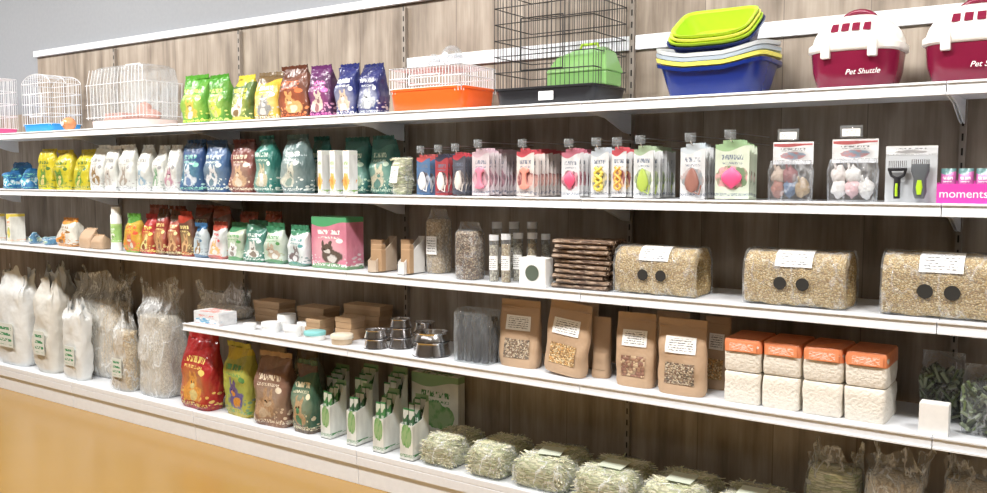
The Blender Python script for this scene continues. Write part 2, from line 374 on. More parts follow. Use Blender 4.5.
def sack(l,r,top,s,fill,level,label,mat=None,d=.2,yf=None,group=None,flare=.75,neck=.5,name='sack',lab=None,rz=0):
    yf=BY+.04 if yf is None else yf
    xc,w,h,zz=span(l,r,top,s,yf,d,True)
    rt=root(name,label,'bag',(xc,yf+d/2,zz+.001),group,rz)
    sd=R(0,99)
    prof=[(0,.86,.84),(.06,.97,.97),(.3,1.0,1),(level,.95,.92),(min(.9,level+.13),neck,.45),(1,flare,.42)]
    def body(sc,t1,nr,ruff,zs=1):
        rings=[]
        for i in range(nr+1):
            t=t1*i/nr; a,b=interp(prof,t); up=max(0,(t-level*.8)/(1-level*.8)); rg=[]
            n=64
            for k,(x,y,z_) in enumerate(ring(a*w/2*sc,b*d/2*sc,t*h*zs+(1-sc)*.06,n,3.4)):
                an=2*math.pi*k/n; f=1+ruff*up*(.13*math.sin(6*an+sd)+.09*math.sin(11*an+sd*2)+.06*math.sin(19*an+sd*3))
                q=.02*noise.noise((x*7+sd,y*7,z_*7))*(1 if i else 0)+.008*noise.noise((x*25+sd,y*25,z_*22))
                if not ruff: q*=.7
                rg.append((x*f+q,y*f+q,z_+ (ruff*up*.035*math.sin(3*an+sd)+ruff*up*.02*math.sin(8*an+sd) if i>nr-4 else 0)))
            rings.append(rg)
        return rings
    if mat is None:
        MB().loft(body(.955,level*.98,12,0)).obj('contents',fill,rt,True,angle=1.6)
        MB().loft(body(1,1,24,1),c1=False).obj('plastic_bag',FILM2,rt,True,angle=3)
    else:
        MB().loft(body(1,1,24,1),c1=False).obj('body',mat,rt,True,angle=3)
    if lab:
        MB().box(-w*.26,w*.26,-.001,.001,0,h*.26).obj('label',lab,rt,loc=(0,-d/2*1.0-.012,h*.2))
    return rt
def cartonbox(l,r,top,s,mat,label,yf=None,d=.1,name='box',group=None,z=None,side=None,rz=0,flap=True,cat='box'):
    yf=FY+.05 if yf is None else yf
    xc,w,h,zz=span(l,r,top,s,yf,d,False,z)
    rt=root(name,label,cat,(xc,yf+d/2,zz+.001),group,rz)
    MB().box(-w/2,w/2,-d/2,d/2,0,h).obj('body',mat,rt,bevel=.0015)
    if flap: MB().box(-w/2+.002,w/2-.002,-d/2+.001,d/2-.002,h,h+.0015).box(-w/2+.003,w/2-.003,-.001,.001,h+.0015,h+.002).obj('lid_flap',side or mat,rt)
    return rt,w,h,d
def tray(hx,hy,h,mat,rt_loc,label,group,e=5,dip=.04,z0=None,name='litter_tray',tilt=0):
    r=root(name,label,'tray',rt_loc,group,0); r.rotation_euler[0]=tilt
    rings=[]
    def rg(sx,z,dp): 
        return [(x,y,zz-dp*dip*(max(0,1-(x/(hx*sx))**2) if y<0 else .3*max(0,1-(x/(hx*sx))**2))) for x,y,zz in ring(hx*sx,hy*sx,z,44,e)]
    for sx,z,dp in [(.74,0,0),(.78,.01,0),(.86,h*.5,.3),(.93,h*.90,1),(1,h*.90,1),(1.01,h,1),(.975,h,1),(.91,h*.92,1),(.84,h*.5,.3),(.76,.012,0)]:
        rings.append(rg(sx,z,dp))
    MB().loft(rings[:4]+rings[7:]).obj('basin',mat,r,True,angle=.8)
    MB().loft(rings[3:8],c0=False,c1=False).obj('rim',mat,r,True,angle=.8)
    return r
# ---------------------------------------------------------------- TOP SHELF
def cage(l,r,top,s,trh,tmat,wmat,label,d=.28,yf=None,nb=14,dome=0,rad=.0014,rows=4,name='wire_cage',rz=0):
    yf=FY+.05 if yf is None else yf
    xc,w,h,zz=span(l,r,top,s,yf,d)
    rt=root(name,label,'cage',(xc,yf+d/2,zz+.001),None,rz)
    hx,hy=w/2,d/2
    rg=[ring(hx*.9,hy*.9,0,32,9),ring(hx*.93,hy*.93,.006,32,9),ring(hx*.98,hy*.98,trh*.9,32,9),ring(hx,hy,trh*.9,32,9),ring(hx,hy,trh,32,9),ring(hx*.96,hy*.96,trh,32,9),ring(hx*.9,hy*.9,.01,32,9)]
    MB().loft(rg).obj('tray',tmat,rt,True,angle=.7)
    m=MB(); hx*=.95; hy*=.95
    def zt(x): return h-dome*(1-math.sqrt(max(0,1-(x/hx)**2*.98))) if dome else h
    for i in range(nb+1):
        x=-hx+2*hx*i/nb; z1=zt(x)
        for y in (-hy,hy): m.bar((x,y,trh*.8),(x,y,z1),rad)
        m.bar((x,-hy,z1),(x,hy,z1),rad)
    nd=max(5,int(nb*d/w))
    for i in range(nd+1):
        y=-hy+2*hy*i/nd
        for x in (-hx,hx): m.bar((x,y,trh*.8),(x,y,zt(x)),rad)
    for j in range(rows+1):
        z=trh+(zt(hx)-trh)*j/rows
        for y in (-hy,hy): m.bar((-hx,y,z),(hx,y,z),rad*1.4)
        for x in (-hx,hx): m.bar((x,-hy,z),(x,hy,z),rad*1.4)
    if dome:
        for y in (-hy,0,hy):
            m.tube([(x,y,zt(x)) for x in [hx*math.sin(a*math.pi/24) for a in range(-12,13)]],rad*1.4,n=4)
    else:
        for y in (-hy,-hy/3,hy/3,hy): m.bar((-hx,y,h),(hx,y,h),rad*1.4)
    m.obj('wire_top',wmat,rt)
    dw=w*.2; dz0=trh+(h-trh)*.15; dz1=trh+(h-trh)*.6
    m=MB()
    for a,b in (((-dw,dz0),(dw,dz0)),((dw,dz0),(dw,dz1)),((dw,dz1),(-dw,dz1)),((-dw,dz1),(-dw,dz0))): m.bar((a[0],-hy-.004,a[1]),(b[0],-hy-.004,b[1]),rad*1.8)
    m.obj('door',wmat,rt)
    return rt,w,h
BLUEP=M('blue_plastic',(.03,.30,.70),.3); ORP=M('orange_plastic',(.90,.13,.02),.3); LIME=M('lime_plastic',(.42,.66,.03),.3)
NAVY=M('navy_plastic',(.010,.02,.12),.25); ROY=M('royal_blue_plastic',(.008,.025,.18),.25); GREYP=M('grey_blue_plastic',(.42,.50,.58),.35); YELP=M('yellow_plastic',(.90,.84,.15),.3); WHP=M('white_plastic',(.86,.87,.86),.3); CREAM=M('cream_white_plastic',(.84,.82,.77),.28)
MAR=M('maroon_plastic',(.19,.010,.038),.25); PINKP=M('pink_plastic',(.85,.12,.32),.3)
cage(-36,20,80,1,.05,PINKP,WIREW,'small white wire cage with a pink base',nb=12,d=.22,yf=FY+.05,rad=.0018)
cage(22,84,76,1,.06,BLUEP,WIREW,'white wire cage with a blue base and domed top',dome=.07,nb=12,d=.22,yf=FY+.1,rad=.0018)
def ball(px,py,rad,s,mat,label,yf,name='exercise_ball',z=None):
    zz=S[s] if z is None else z; x=xa(px,yf,zz+rad)
    r=root(name,label,'ball',(x,yf,zz+.001))
    MB().lathe([(max(.002,rad*math.sin(a*math.pi/14)),rad-rad*math.cos(a*math.pi/14)) for a in range(15)]).obj('shell',mat,r,True,angle=3)
    MB().lathe([(rad*1.0,rad-.004),(rad*1.04,rad-.004),(rad*1.04,rad+.004),(rad*1.0,rad+.004)]).obj('seam_ring',mat,r,True)
    MB().lathe([(.002,0),(rad*.3,0),(rad*.3,.006),(.002,.006)],0,20).obj('cap',WHP,r,loc=(0,-rad*.97,rad),rot=(math.pi/2,0,0))
    return r
ball(69,123,.042,1,M('orange_clear_plastic',(.85,.38,.18),.15,trans=.2),'small orange plastic ball in front of the cages',FY+.048)
def tank(l,r,top,label,d=.26):
    yf=FY+.06; xc,w,h,zz=span(l,r,top,1,yf,d)
    rt=root('plastic_rodent_tank',label,'cage',(xc,yf+d/2,zz+.001))
    hx,hy=w/2,d/2; SAL=M('salmon_plastic',(.80,.42,.34),.4)
    MB().loft([ring(hx*.92,hy*.92,0,40,8),ring(hx*.94,hy*.94,.05,40,8),ring(hx*.92,hy*.92,.05,40,8),ring(hx*.88,hy*.88,.006,40,8)]).obj('base_tray',M('pale_pink_plastic',(.80,.66,.62),.35),rt,True)
    MB().loft([ring(hx*.93,hy*.93,.045,40,8),ring(hx*.98,hy*.98,h*.72,40,8),ring(hx*.93,hy*.93,h*.95,40,6),ring(hx*.82,hy*.82,h,40,5)],c0=False).obj('clear_cover',TANK,rt,True)
    m=MB()
    for i in range(17):
        x=-hx*.92+i*hx*1.84/16
        m.bar((x,-hy*.99,.06),(x,-hy*1.0,h*.72),.0018); m.bar((x,-hy*1.0,h*.72),(x*.95,-hy*.9,h*.97),.0018)
    for i in range(8):
        y=-hy*.9+i*hy*1.8/7
        m.bar((hx*.97,y,.06),(hx*1.0,y,h*.72),.0018); m.bar((-hx*.97,y,.06),(-hx*1.0,y,h*.72),.0018)
    for z_ in (.07,h*.4,h*.72): 
        m.bar((-hx*.97,-hy*1.0,z_),(hx*.97,-hy*1.0,z_),.0025); m.bar((hx*.99,-hy*.97,z_),(hx*.99,hy*.97,z_),.0025)
    m.obj('bar_panel',WIREW,rt)
    MB().tube([(-hx*.3,0,h),(-hx*.22,0,h+.02),(hx*.22,0,h+.02),(hx*.3,0,h)],.006).obj('handle',WHP,rt,True)
    MB().box(-hx*.7,-hx*.1,-hy*.5,hy*.5,.055,.10).lathe([(.035,.055),(.045,.10),(.04,.14),(.01,.16)],0,20,hx*.35,0).lathe([(.05,.055),(.055,.09),(.02,.11)],0,20,hx*.7,-.03).obj('tank_fittings',SAL,rt,bevel=.004)
    return rt
tank(86,185,68,'wide clear plastic rodent tank with pale bars and pink fittings')
G='food bags on the top shelf'
tops=[(184,212,76,(.11,.32,.04),(.08,.30,.03),(.9,.9,.2),(.6,.5,.1),(.85,.8,.7),'green bird food bag with yellow lettering'),
(210,236,75,(.10,.28,.04),(.07,.28,.03),(.9,.95,.3),(.6,.7,.1),(.8,.7,.3),'green bird food bag with printed parrot picture'),
(235,258,74,(.10,.17,.05),(.60,.50,.05),(.9,.8,.1),(.8,.75,.6),(.3,.2,.1),'dark green and yellow rodent food bag'),
(257,284,72,(.60,.38,.04),(.14,.09,.04),(.95,.9,.7),(.3,.3,.28),(.75,.7,.65),'yellow rodent food bag with grey animal picture'),
(282,314,67,(.14,.05,.03),(.10,.035,.02),(.8,.2,.08),(.75,.38,.15),(.85,.7,.5),'brown rodent food bag with orange animal picture'),
(313,338,66,(.08,.025,.08),(.12,.03,.12),(.8,.2,.5),(.75,.6,.5),(.4,.2,.2),'purple rodent food bag with pink lettering'),
(338,362,64,(.02,.03,.15),(.02,.025,.13),(.9,.9,.9),(.65,.50,.38),(.85,.8,.75),'blue rabbit food bag with rabbit picture'),
(361,386,63,(.02,.025,.13),(.02,.025,.11),(.8,.85,.9),(.4,.42,.45),(.8,.8,.8),'navy rabbit food bag with grey rabbit picture')]
for l,r,t,b,tp,ac,i1,i2,lab in tops:
    bag(l,r,t,1,pack(b,tp,ac,i1,i2),col(str(tp),tp),lab,G,yf=FY+.06,d=.1)
_,w,h=cage(387,498,70,1,.105,ORP,WIREW,'low white wire cage with a deep orange base',nb=24,rows=2,d=.27,rad=.0021)
ball(452,52,.048,1,TANK,'clear plastic hamster ball resting on the orange cage',FY+.16,z=S[1]+h+.003)
ball(434,56,.030,1,TANK,'small clear plastic ball resting on the orange cage',FY+.12,z=S[1]+h+.003)
rt,w,h=cage(491,629,-24,1,.075,BLACK,WIREB,'tall black wire cage with a black base tray',nb=22,rows=7,d=.30,rad=.0015)
MB().box(-w*.02,w*.12,-.30/2-.003,-.3/2-.001,.02,.055).obj('price_sticker',LBL,rt)
GFILM=M('green_translucent_plastic',(.30,.62,.20),.15,0,0,20,alpha=.62)
xc=xa(584,FY+.2,S[1]+.1)
rt=root('rodent_house','translucent lime green plastic house with sloped roof','pet house',(xc,FY+.2,S[1]+.078))
MB().box(-.135,.135,-.07,.07,0,.055).obj('walls',GFILM,rt,bevel=.006)
MB().loft([[(-.14,-.078,.055),(.14,-.078,.055),(.14,.078,.055),(-.14,.078,.055)],[(-.10,-.05,.12),(.12,-.05,.135),(.12,.05,.135),(-.10,.05,.12)],[(-.03,-.02,.15),(.10,-.02,.155),(.10,.02,.155),(-.03,.02,.15)]]).obj('roof',GFILM,rt,bevel=.006)
MB().tube([(-.02,-.0,.145),(-.01,0,.17),(.06,0,.17),(.07,0,.145)],.006).obj('handle',LIME,rt,True)
# trays
yf=FY+.04; d=.34; xc,w,h,zz=span(649,787,48,1,yf,d)
gz=zz+.001; gname='nested litter trays'
for i,(m_,lb,sc_) in enumerate([(ROY,'large royal blue litter tray at the bottom of a nested stack',1),(YELP,'large pale yellow litter tray nested in the stack',1.0),(GREYP,'large grey-blue litter tray nested in the stack',.995),(M('pale_grey_plastic',(.62,.66,.68),.35),'large pale grey litter tray nested in the stack',.985)]):
    tray(w/2*sc_,d/2*sc_,.135,m_,(xc,yf+d/2,gz+i*.021+(.003 if i else 0)),lb,gname,dip=.035,tilt=.0 if i==0 else .03*i)
xc2=xa(717,yf+.13,S[1]+.2); w2=xa(767,yf+.2,S[1]+.25)-xa(667,yf+.06,S[1]+.25)
z2=gz+.175
for i,(m_,lb) in enumerate([(NAVY,'small navy litter tray below nested lime trays'),(LIME,'small lime green litter tray in the upper nested stack'),(YELP,'small yellow litter tray in the upper nested stack'),(LIME,'small lime tray nested on top of the stack')]):
    tray(w2/2*(1-.04*i),.12*(1-.04*i),.085,m_,(xc2,yf+.155-.004*i,z2+.012*i),lb,'small nested trays',tilt=.55,dip=.012)
def carrier(l,r,top,label):
    yf=FY+.05; d=.28; xc,w,h,zz=span(l,r,top,1,yf,d)
    rt=root('pet_carrier',label,'pet carrier',(xc,yf+d/2,zz+.001),'pet carriers on the top shelf')
    hx,hy=w/2,d/2; hb=h*.50; ht=h*.92
    MB().loft([ring(hx*.74,hy*.76,0,44,3.2),ring(hx*.83,hy*.85,.012,44,3.2),ring(hx*.93,hy*.95,hb*.45,44,3.2),ring(hx*.98,hy*.98,hb,44,3.2)]).obj('base_tub',MAR,rt,True)
    MB().loft([ring(hx*.99,hy*.99,hb-.012,44,3.2),ring(hx*1.04,hy*1.04,hb-.006,44,3.2),ring(hx*1.04,hy*1.04,hb+.012,44,3.2),ring(hx*.97,hy*.97,hb+.020,44,3.2)],c0=True).obj('lid_rim',CREAM,rt,True)
    def dome(t): 
        k=math.sqrt(max(0,1-t**1.8*.96))
        return hx*.99*(.22+.78*k),hy*.98*(.2+.8*k),hb+.014+(ht-hb-.014)*t
    MB().loft([ring(*dome(i/12),44,2.5) for i in range(13)]).obj('lid',CREAM,rt,True)
    for i in range(4):
        x=-hx*.36+i*hx*.72/3
        vs=[]
        for t in (.38,.48,.58,.66):
            a=dome(t); yy=-a[1]*(max(0,1-abs(x/a[0])**2.5))**(1/2.5)-.003
            vs+=[(x*(1.02-.15*t)-.012,yy,a[2]),(x*(1.02-.15*t)+.012,yy,a[2])]
        MB().add(vs,[(2*j,2*j+1,2*j+3,2*j+2) for j in range(3)]).obj('vent_slot',MAR,rt)
    pts=[(hx*.42*math.cos(a),0,ht-.034+(h-ht+.030)*1.0*math.sin(a)) for a in [math.pi*i/12 for i in range(13)]]
    MB().tube(pts,.010).obj('handle',MAR,rt,True)
    for x in (-hx*.5,hx*.5): MB().box(x-.014,x+.014,-hy*1.0-.012,-hy*.90,hb-.035,hb+.02).obj('latch',CREAM,rt,bevel=.003)
    txt('Pet Shuttle',.024,WHP,rt,(hx*.30,-hy*.96-.004,hb*.34),rot=(math.pi/2+.05,0,0),shear=.3)
    return rt
carrier(802,911,11,'maroon and white plastic pet carrier with lidded top')
carrier(917,1036,-1,'maroon and white plastic pet carrier beside its twin')
# ---------------------------------------------------------------- SHELF 2
G='food bags on the second shelf'
def lump(l,r,top,s,mat,label,d,yf,name='bag',cat='bag',filmm=None,strands=0,e=3.2,z=None,group=None,rz=0,labm=None,hh=None,flat=False,crum=1):
    xc,w,h,zz=span(l,r,top,s,yf,d,False,z)
    if hh: h=hh
    rt=root(name,label,cat,(xc,yf+d/2,zz+.001),group,rz); sd=R(0,99)
    prof=[(0,.88,.88),(.12,.97,.98),(.35,1.01,1),(.65,1.0,1),(.88,.90,.92),(1,.72,.76)] if flat else [(0,.80,.82),(.12,.95,.96),(.35,1,1),(.6,.97,.97),(.85,.84,.86),(1,.55,.6)]
    def rg(sc,zo=0):
        out=[]
        for i in range(11):
            t=i/10; a,b=interp(prof,t); q=[]
            for x,y,z_ in ring(a*w/2*sc,b*d/2*sc,zo+t*h*(sc if zo else 1),40,e):
                k=.014*crum*noise.noise((x*12+sd,y*12,z_*14)) if i else 0
                if crum>1: k+=.012*noise.noise((x*40+sd,y*40,z_*40))
                q.append((x+k,y+k*.7,max(.001,z_+k*.5+(.010*noise.noise((x*20,y*20,sd)) if i>8 else 0))))
            out.append(q)
        return out
    MB().loft(rg(.95 if filmm else 1,.003 if filmm else 0)).obj('contents' if filmm else 'body',mat,rt,True,angle=2)
    if strands:
        m=MB()
        for _ in range(strands):
            t=R(.1,1) if R(0,1)<.55 else 1; a,b=interp(prof,t); an=R(0,6.283)
            k=1 if t<.9 else math.sqrt(R(.02,1))
            x=a*w/2*.94*math.copysign(abs(math.cos(an))**(2/e),math.cos(an))*k; y=b*d/2*.94*math.copysign(abs(math.sin(an))**(2/e),math.sin(an))*k
            ln=R(.015,.045); th=R(0,6.283); ph=R(-.2,.2)
            v=Vector((math.cos(th)*math.cos(ph),math.sin(th)*math.cos(ph),math.sin(ph)))*ln
            c=Vector((x*.97,y*.97,t*h*.96+.001)); a0=c-v; b0=c+v; a0.z=max(.003,a0.z); b0.z=max(.003,b0.z)
            for p in (a0,b0):
                p.x=max(-w*.5,min(w*.5,p.x)); p.y=max(-d*.5,min(d*.5,p.y))
            m.bar(a0,b0,R(.0009,.0024),random.choice((0,0,1,2)),3)
        m.obj('hay_stalks',HAYS,rt)['kind']='stuff'
    if filmm:
        MB().loft(rg(1.03)).obj('plastic_bag',filmm,rt,True,angle=3)
        for sx in (-1,1):
            vs=[];fs=[];n=12
            for i in range(n+1):
                y=(-.5+i/n)*d*.8
                vs+=[(sx*w*.47,y,h*.45+.01*math.sin(i*2.1)),(sx*(w*.5+.008+.004*math.sin(i*1.7)),y*1.05,h*.42+.015*math.sin(i*1.9+sd))]
            for i in range(n): fs.append((2*i,2*i+1,2*i+3,2*i+2))
            MB().add(vs,fs).obj('end_seal',filmm,rt)
    if labm:
        if flat: MB().box(-w*.2,w*.2,-d*.16,d*.16,-.0008,.0008).obj('label',labm,rt,loc=(w*.04,-d*.12,h*1.04+.006),rot=(.06,0,R(-.3,.3)))
        else: MB().box(-w*.26,w*.26,-.0008,.0008,-h*.22,h*.22).obj('label',labm,rt,loc=(0,-d*.485-.012,h*.55),rot=(-.2,0,0))
    return rt
BLB=pack((.03,.16,.36),(.02,.12,.28),(.2,.6,.5),(.05,.35,.5),(.7,.8,.8),pic='blob')
lump(3,24,172,2,BLB,'shiny crumpled blue food bag lying on its side',.12,FY+.05,name='pet_food_bag',crum=2,e=4,rz=.2)
lump(22,42,170,2,BLB,'shiny crumpled blue food bag lying beside another',.12,FY+.06,name='pet_food_bag',crum=2,e=4,rz=-.1)
lump(12,34,162,2,BLB,'shiny crumpled blue food bag resting against the wall side',.12,FY+.2,name='pet_food_bag',crum=2,e=4)
YB=pack((.50,.42,.02),(.58,.48,.04),(.08,.16,.04),(.15,.28,.05),(.75,.6,.2))
for l,r in ((41,60),(58,78),(77,97)): bag(l,r,149,2,YB,col('yel',(.58,.48,.05)),'yellow bird food bag with dark green print',G,d=.11)
for l,r,i1 in ((94,110,(.3,.2,.1)),(108,124,(.5,.45,.4)),(123,141,(.35,.3,.25)),(140,156,(.3,.42,.5)),(155,171,(.2,.35,.2)),(170,186,(.45,.25,.3))):
    bag(l,r,146,2,pack((.62,.63,.59),(.75,.77,.75),(.3,.3,.3),i1,(.7,.7,.65)),col('whitebag',(.75,.76,.75)),'white pet food bag with small picture',G,d=.11)
s2=[(184,209,141,(.03,.07,.18),(.02,.06,.14),(.2,.5,.4),(.6,.65,.7),(.2,.3,.5),'navy blue pet food bag with pale picture'),
(209,234,140,(.04,.10,.22),(.03,.07,.16),(.6,.7,.6),(.7,.7,.7),(.2,.3,.35),'blue pet food bag with white picture'),
(233,259,138,(.17,.05,.04),(.13,.04,.035),(.75,.65,.5),(.6,.4,.25),(.8,.7,.55),'rust red pet food bag with picture'),
(259,281,137,(.03,.17,.14),(.03,.13,.11),(.7,.8,.7),(.55,.5,.35),(.75,.75,.65),'teal green pet food bag'),
(285,313,136,(.12,.18,.18),(.09,.15,.15),(.75,.8,.75),(.6,.6,.5),(.3,.4,.35),'grey-teal pet food bag with green accents'),
(313,334,136,(.03,.14,.12),(.03,.11,.09),(.6,.75,.6),(.5,.5,.4),(.2,.35,.25),'dark teal pet food bag behind small cartons'),
(345,372,136,(.03,.15,.13),(.03,.12,.10),(.6,.75,.6),(.4,.5,.35),(.7,.7,.6),'dark teal pet food bag by boxes'),
(373,400,136,(.05,.17,.14),(.04,.13,.11),(.6,.75,.6),(.6,.55,.4),(.15,.3,.25),'dark teal pet food bag beside hay bag')]
for i,(l,r,t,b,tp,ac,i1,i2,lab) in enumerate(s2):
    bag(l,r,t,2,pack(b,tp,ac,i1,i2),col(str(tp),tp),lab,G,d=.11,yf=FY+(.05 if i<5 else .18))
OWB=pack((.80,.79,.75),(.75,.77,.72),(.25,.42,.1),(.75,.25,.05),(.85,.5,.15),.5,0,ez=.3,ex=.5,pic='blob')
for i,(l,r) in enumerate(((318,331),(330,344),(343,358))):
    cartonbox(l,r,151,2,OWB,'white and orange small snack carton',FY+.035,.06,name='snack_carton',group='snack cartons on the second shelf')
lump(389,417,158,2,HAY,'small clear bag of dried herbs',.10,FY+.04,name='herb_bag',filmm=FILM,strands=120,labm=LBL)
HOOK=M('zinc_hook',(.7,.7,.72),.3,1)
def cards(l,r,top,n,base,acc,toycol,kind,label,gap=.030,yf=FY+.035,hook=True):
    xc,w,h,zz=span(l,r,top,2,yf,.002)
    cm=pack(base,acc,(.15,.18,.24),tuple(.5*a+.5*b for a,b in zip(base,toycol)),tuple(.7*a*b+.06 for a,b in zip(base,acc)),.35,0,ez=.36,ex=.5,pic='blob')
    tm=M('toy_'+str(toycol),toycol,.4)
    me=None
    for i in range(n):
        y=yf+i*gap+R(-.003,.003)
        rt=root('carded_pet_toy',label,'pet toy',(xc+R(-.005,.005),y,zz+.001+R(0,.008)),'carded toys hanging on hooks',R(-.05,.16))
        if me is None:
            m=MB(); m.add([(-w/2,0,0),(w/2,0,0),(w/2,0,h*.93),(w*.28,0,h*.93),(w*.28,0,h),(-w*.28,0,h),(-w*.28,0,h*.93),(-w/2,0,h*.93)],[(0,1,2,3,4,5,6,7)])
            a=m.obj('card',cm,rt); sm=a.modifiers.new('s','SOLIDIFY'); sm.thickness=.0012
            m=MB(); ht=h*.46
            if kind=='ball': m.loft([ring(.30*w*math.sin(math.pi*j/10)+.001,.009*math.sin(math.pi*j/10)+.001,h*.18+ht*.8*j/10,16,2) for j in range(11)])
            elif kind=='bone':
                m.loft([ring(w*q,.008,h*.14+ht*z_,16,2.5) for q,z_ in ((.10,0),(.26,.05),(.28,.15),(.13,.25),(.11,.5),(.13,.72),(.28,.82),(.26,.94),(.1,1))])
            elif kind=='rope':
                m.tube([(w*.2*math.sin(j*.9),-.0,h*.14+ht*j/12) for j in range(13)],w*.09)
                m.tube([(-w*.2*math.sin(j*.9),-.004,h*.14+ht*j/12) for j in range(13)],w*.08)
            elif kind=='mouse':
                m.loft([ring(w*q,.009,h*.12+ht*z_,16,2) for q,z_ in ((.05,0),(.22,.1),(.30,.35),(.25,.6),(.14,.85),(.04,.95))])
                m.tube([(w*.1,-.002,h*.12),(w*.3,-.002,h*.08),(w*.38,-.002,h*.25)],.003)
            b=m.obj('toy',tm,rt,True,loc=(0,-.009,0))
            me=(a,b)
        else:
            for q in me:
                cpy=q.copy(); cpy.parent=rt; link(cpy)
    if hook:
        z1=h*.93+zz
        rt=root('peg_hook','chrome peg hook with clear price tag holder','hook',(xc,WY-.03,z1+.016),'peg hooks')
        MB().bar((0,.028,0),(0,-(WY-.03-yf)-.012,0),.0022,0,6).bar((0,-(WY-.03-yf)-.012,0),(0,-(WY-.03-yf)-.022,.012),.0022,0,6).bar((0,.028,.03),(0,-(WY-.03-yf)-.02,.03),.002,0,6).obj('rod',HOOK,rt,True)
        MB().box(-.02,.02,-(WY-.03-yf)-.026,-(WY-.03-yf)-.024,.008,.04).obj('price_tag',TANK,rt)
W_=(.62,.63,.64)
specs=[(418,431,156,7,(.08,.16,.3),(.5,.1,.1),(.85,.85,.85),'mouse','blue and red carded cat toy'),
(436,448,155,6,(.35,.05,.06),(.05,.05,.08),(.85,.8,.75),'mouse','red carded cat toy'),
(453,465,154,6,(.08,.08,.1),(.5,.06,.08),(.75,.7,.65),'mouse','black and red carded cat toy'),
(473,490,150,10,(.58,.52,.54),(.55,.40,.45),(.75,.25,.35),'bone','white carded toy with pink picture and pale header'),
(517,534,150,10,(.62,.57,.54),(.50,.08,.1),(.80,.32,.25),'bone','white carded orange toy with red header'),
(563,580,150,5,W_,(.45,.15,.2),(.75,.10,.2),'ball','white carded red ball toy'),
(590,608,149,5,W_,(.45,.50,.55),(.75,.60,.1),'rope','white carded yellow rope toy'),
(612,627,149,4,W_,(.55,.1,.12),(.80,.45,.1),'rope','white carded orange rope toy'),
(633,652,147,8,W_,(.35,.45,.30),(.42,.55,.1),'mouse','white and green carded toy'),
(680,704,145,5,W_,(.52,.58,.62),(.32,.15,.12),'mouse','white carded brown mouse toy'),
(715,748,142,4,(.58,.64,.52),(.30,.45,.25),(.85,.10,.26),'ball','white carded hot pink spiky ball toy')]
for a in specs: cards(*a)
def blister(l,r,top,label,cols,yf=FY+.06,d=.05,hdr=(.75,.75,.75)):
    xc,w,h,zz=span(l,r,top,2,yf,d)
    rt=root('blister_pack_toy',label,'pet toy',(xc,yf+d/2,zz+.001))
    MB().box(-w*.44,w*.44,d/2-.002,d/2,h*.62,h).obj('backing_card',M('hdr'+str(hdr),hdr,.5),rt)
    MB().box(-w*.42,w*.42,d/2-.0035,d/2-.002,h*.66,h*.97).obj('printed_header',pack(hdr,(.40,.1,.1),(.2,.2,.2),(.55,.3,.3),(.3,.4,.5),.4,0,pic='blob'),rt)
    for j,c in enumerate(cols):
        m=MB(); x=(-.5+((j%3)+.5)/3)*w*.78; z0=.004+(j//3)*h*.2; sd=R(0,50)
        rx=w*.15
        m.loft([[(p+.008*noise.noise((p*60+sd,q_*60,z_*60)),q_,z_+.008*noise.noise((p*60,q_*60+sd,z_*60))+.004) for p,q_,z_ in ring(.001+rx*math.sin(math.pi*k/10),.001+d*.36*math.sin(math.pi*k/10),z0+h*.36*k/10,20,2.6)] for k in range(11)])
        m.tube([(-rx*.3,-.01,z0+h*.30),(-rx*.5,-.012,z0+h*.40)],.004)
        m.obj('toy',M('t'+str(c),c,.6,0,.6,60),rt,True,loc=(x,0,0))
    MB().loft([ring(w/2*.94,d/2-.003,0,24,4),ring(w/2*.98,d/2-.003,h*.5,24,4),ring(w*.44,d*.3,h*.68,24,4)]).obj('clear_pouch',FILM,rt,True)
    z1=zz+h
    r2=root('peg_hook','chrome peg hook with clear price tag holder','hook',(xc,WY-.03,z1+.008),'peg hooks')
    D=WY-.03-yf
    MB().bar((0,.028,0),(0,-D-.01,0),.0025,0,6).obj('rod',HOOK,r2,True)
    MB().box(-.035,.035,-D-.014,-D-.012,-.004,.035).obj('price_tag_holder',TANK,r2)
    MB().box(-.028,.028,-D-.015,-D-.0142,.0,.024).obj('price_tag',LBL,r2)
blister(765,815,142,'clear bag of coloured cat toys with header',[(.35,.16,.12),(.12,.18,.28),(.42,.30,.17),(.48,.38,.3),(.26,.1,.1)])
blister(824,880,139,'clear bag of white and pink dog toys',[(.72,.70,.66),(.70,.45,.45),(.72,.70,.66),(.66,.60,.56),(.72,.70,.66)])
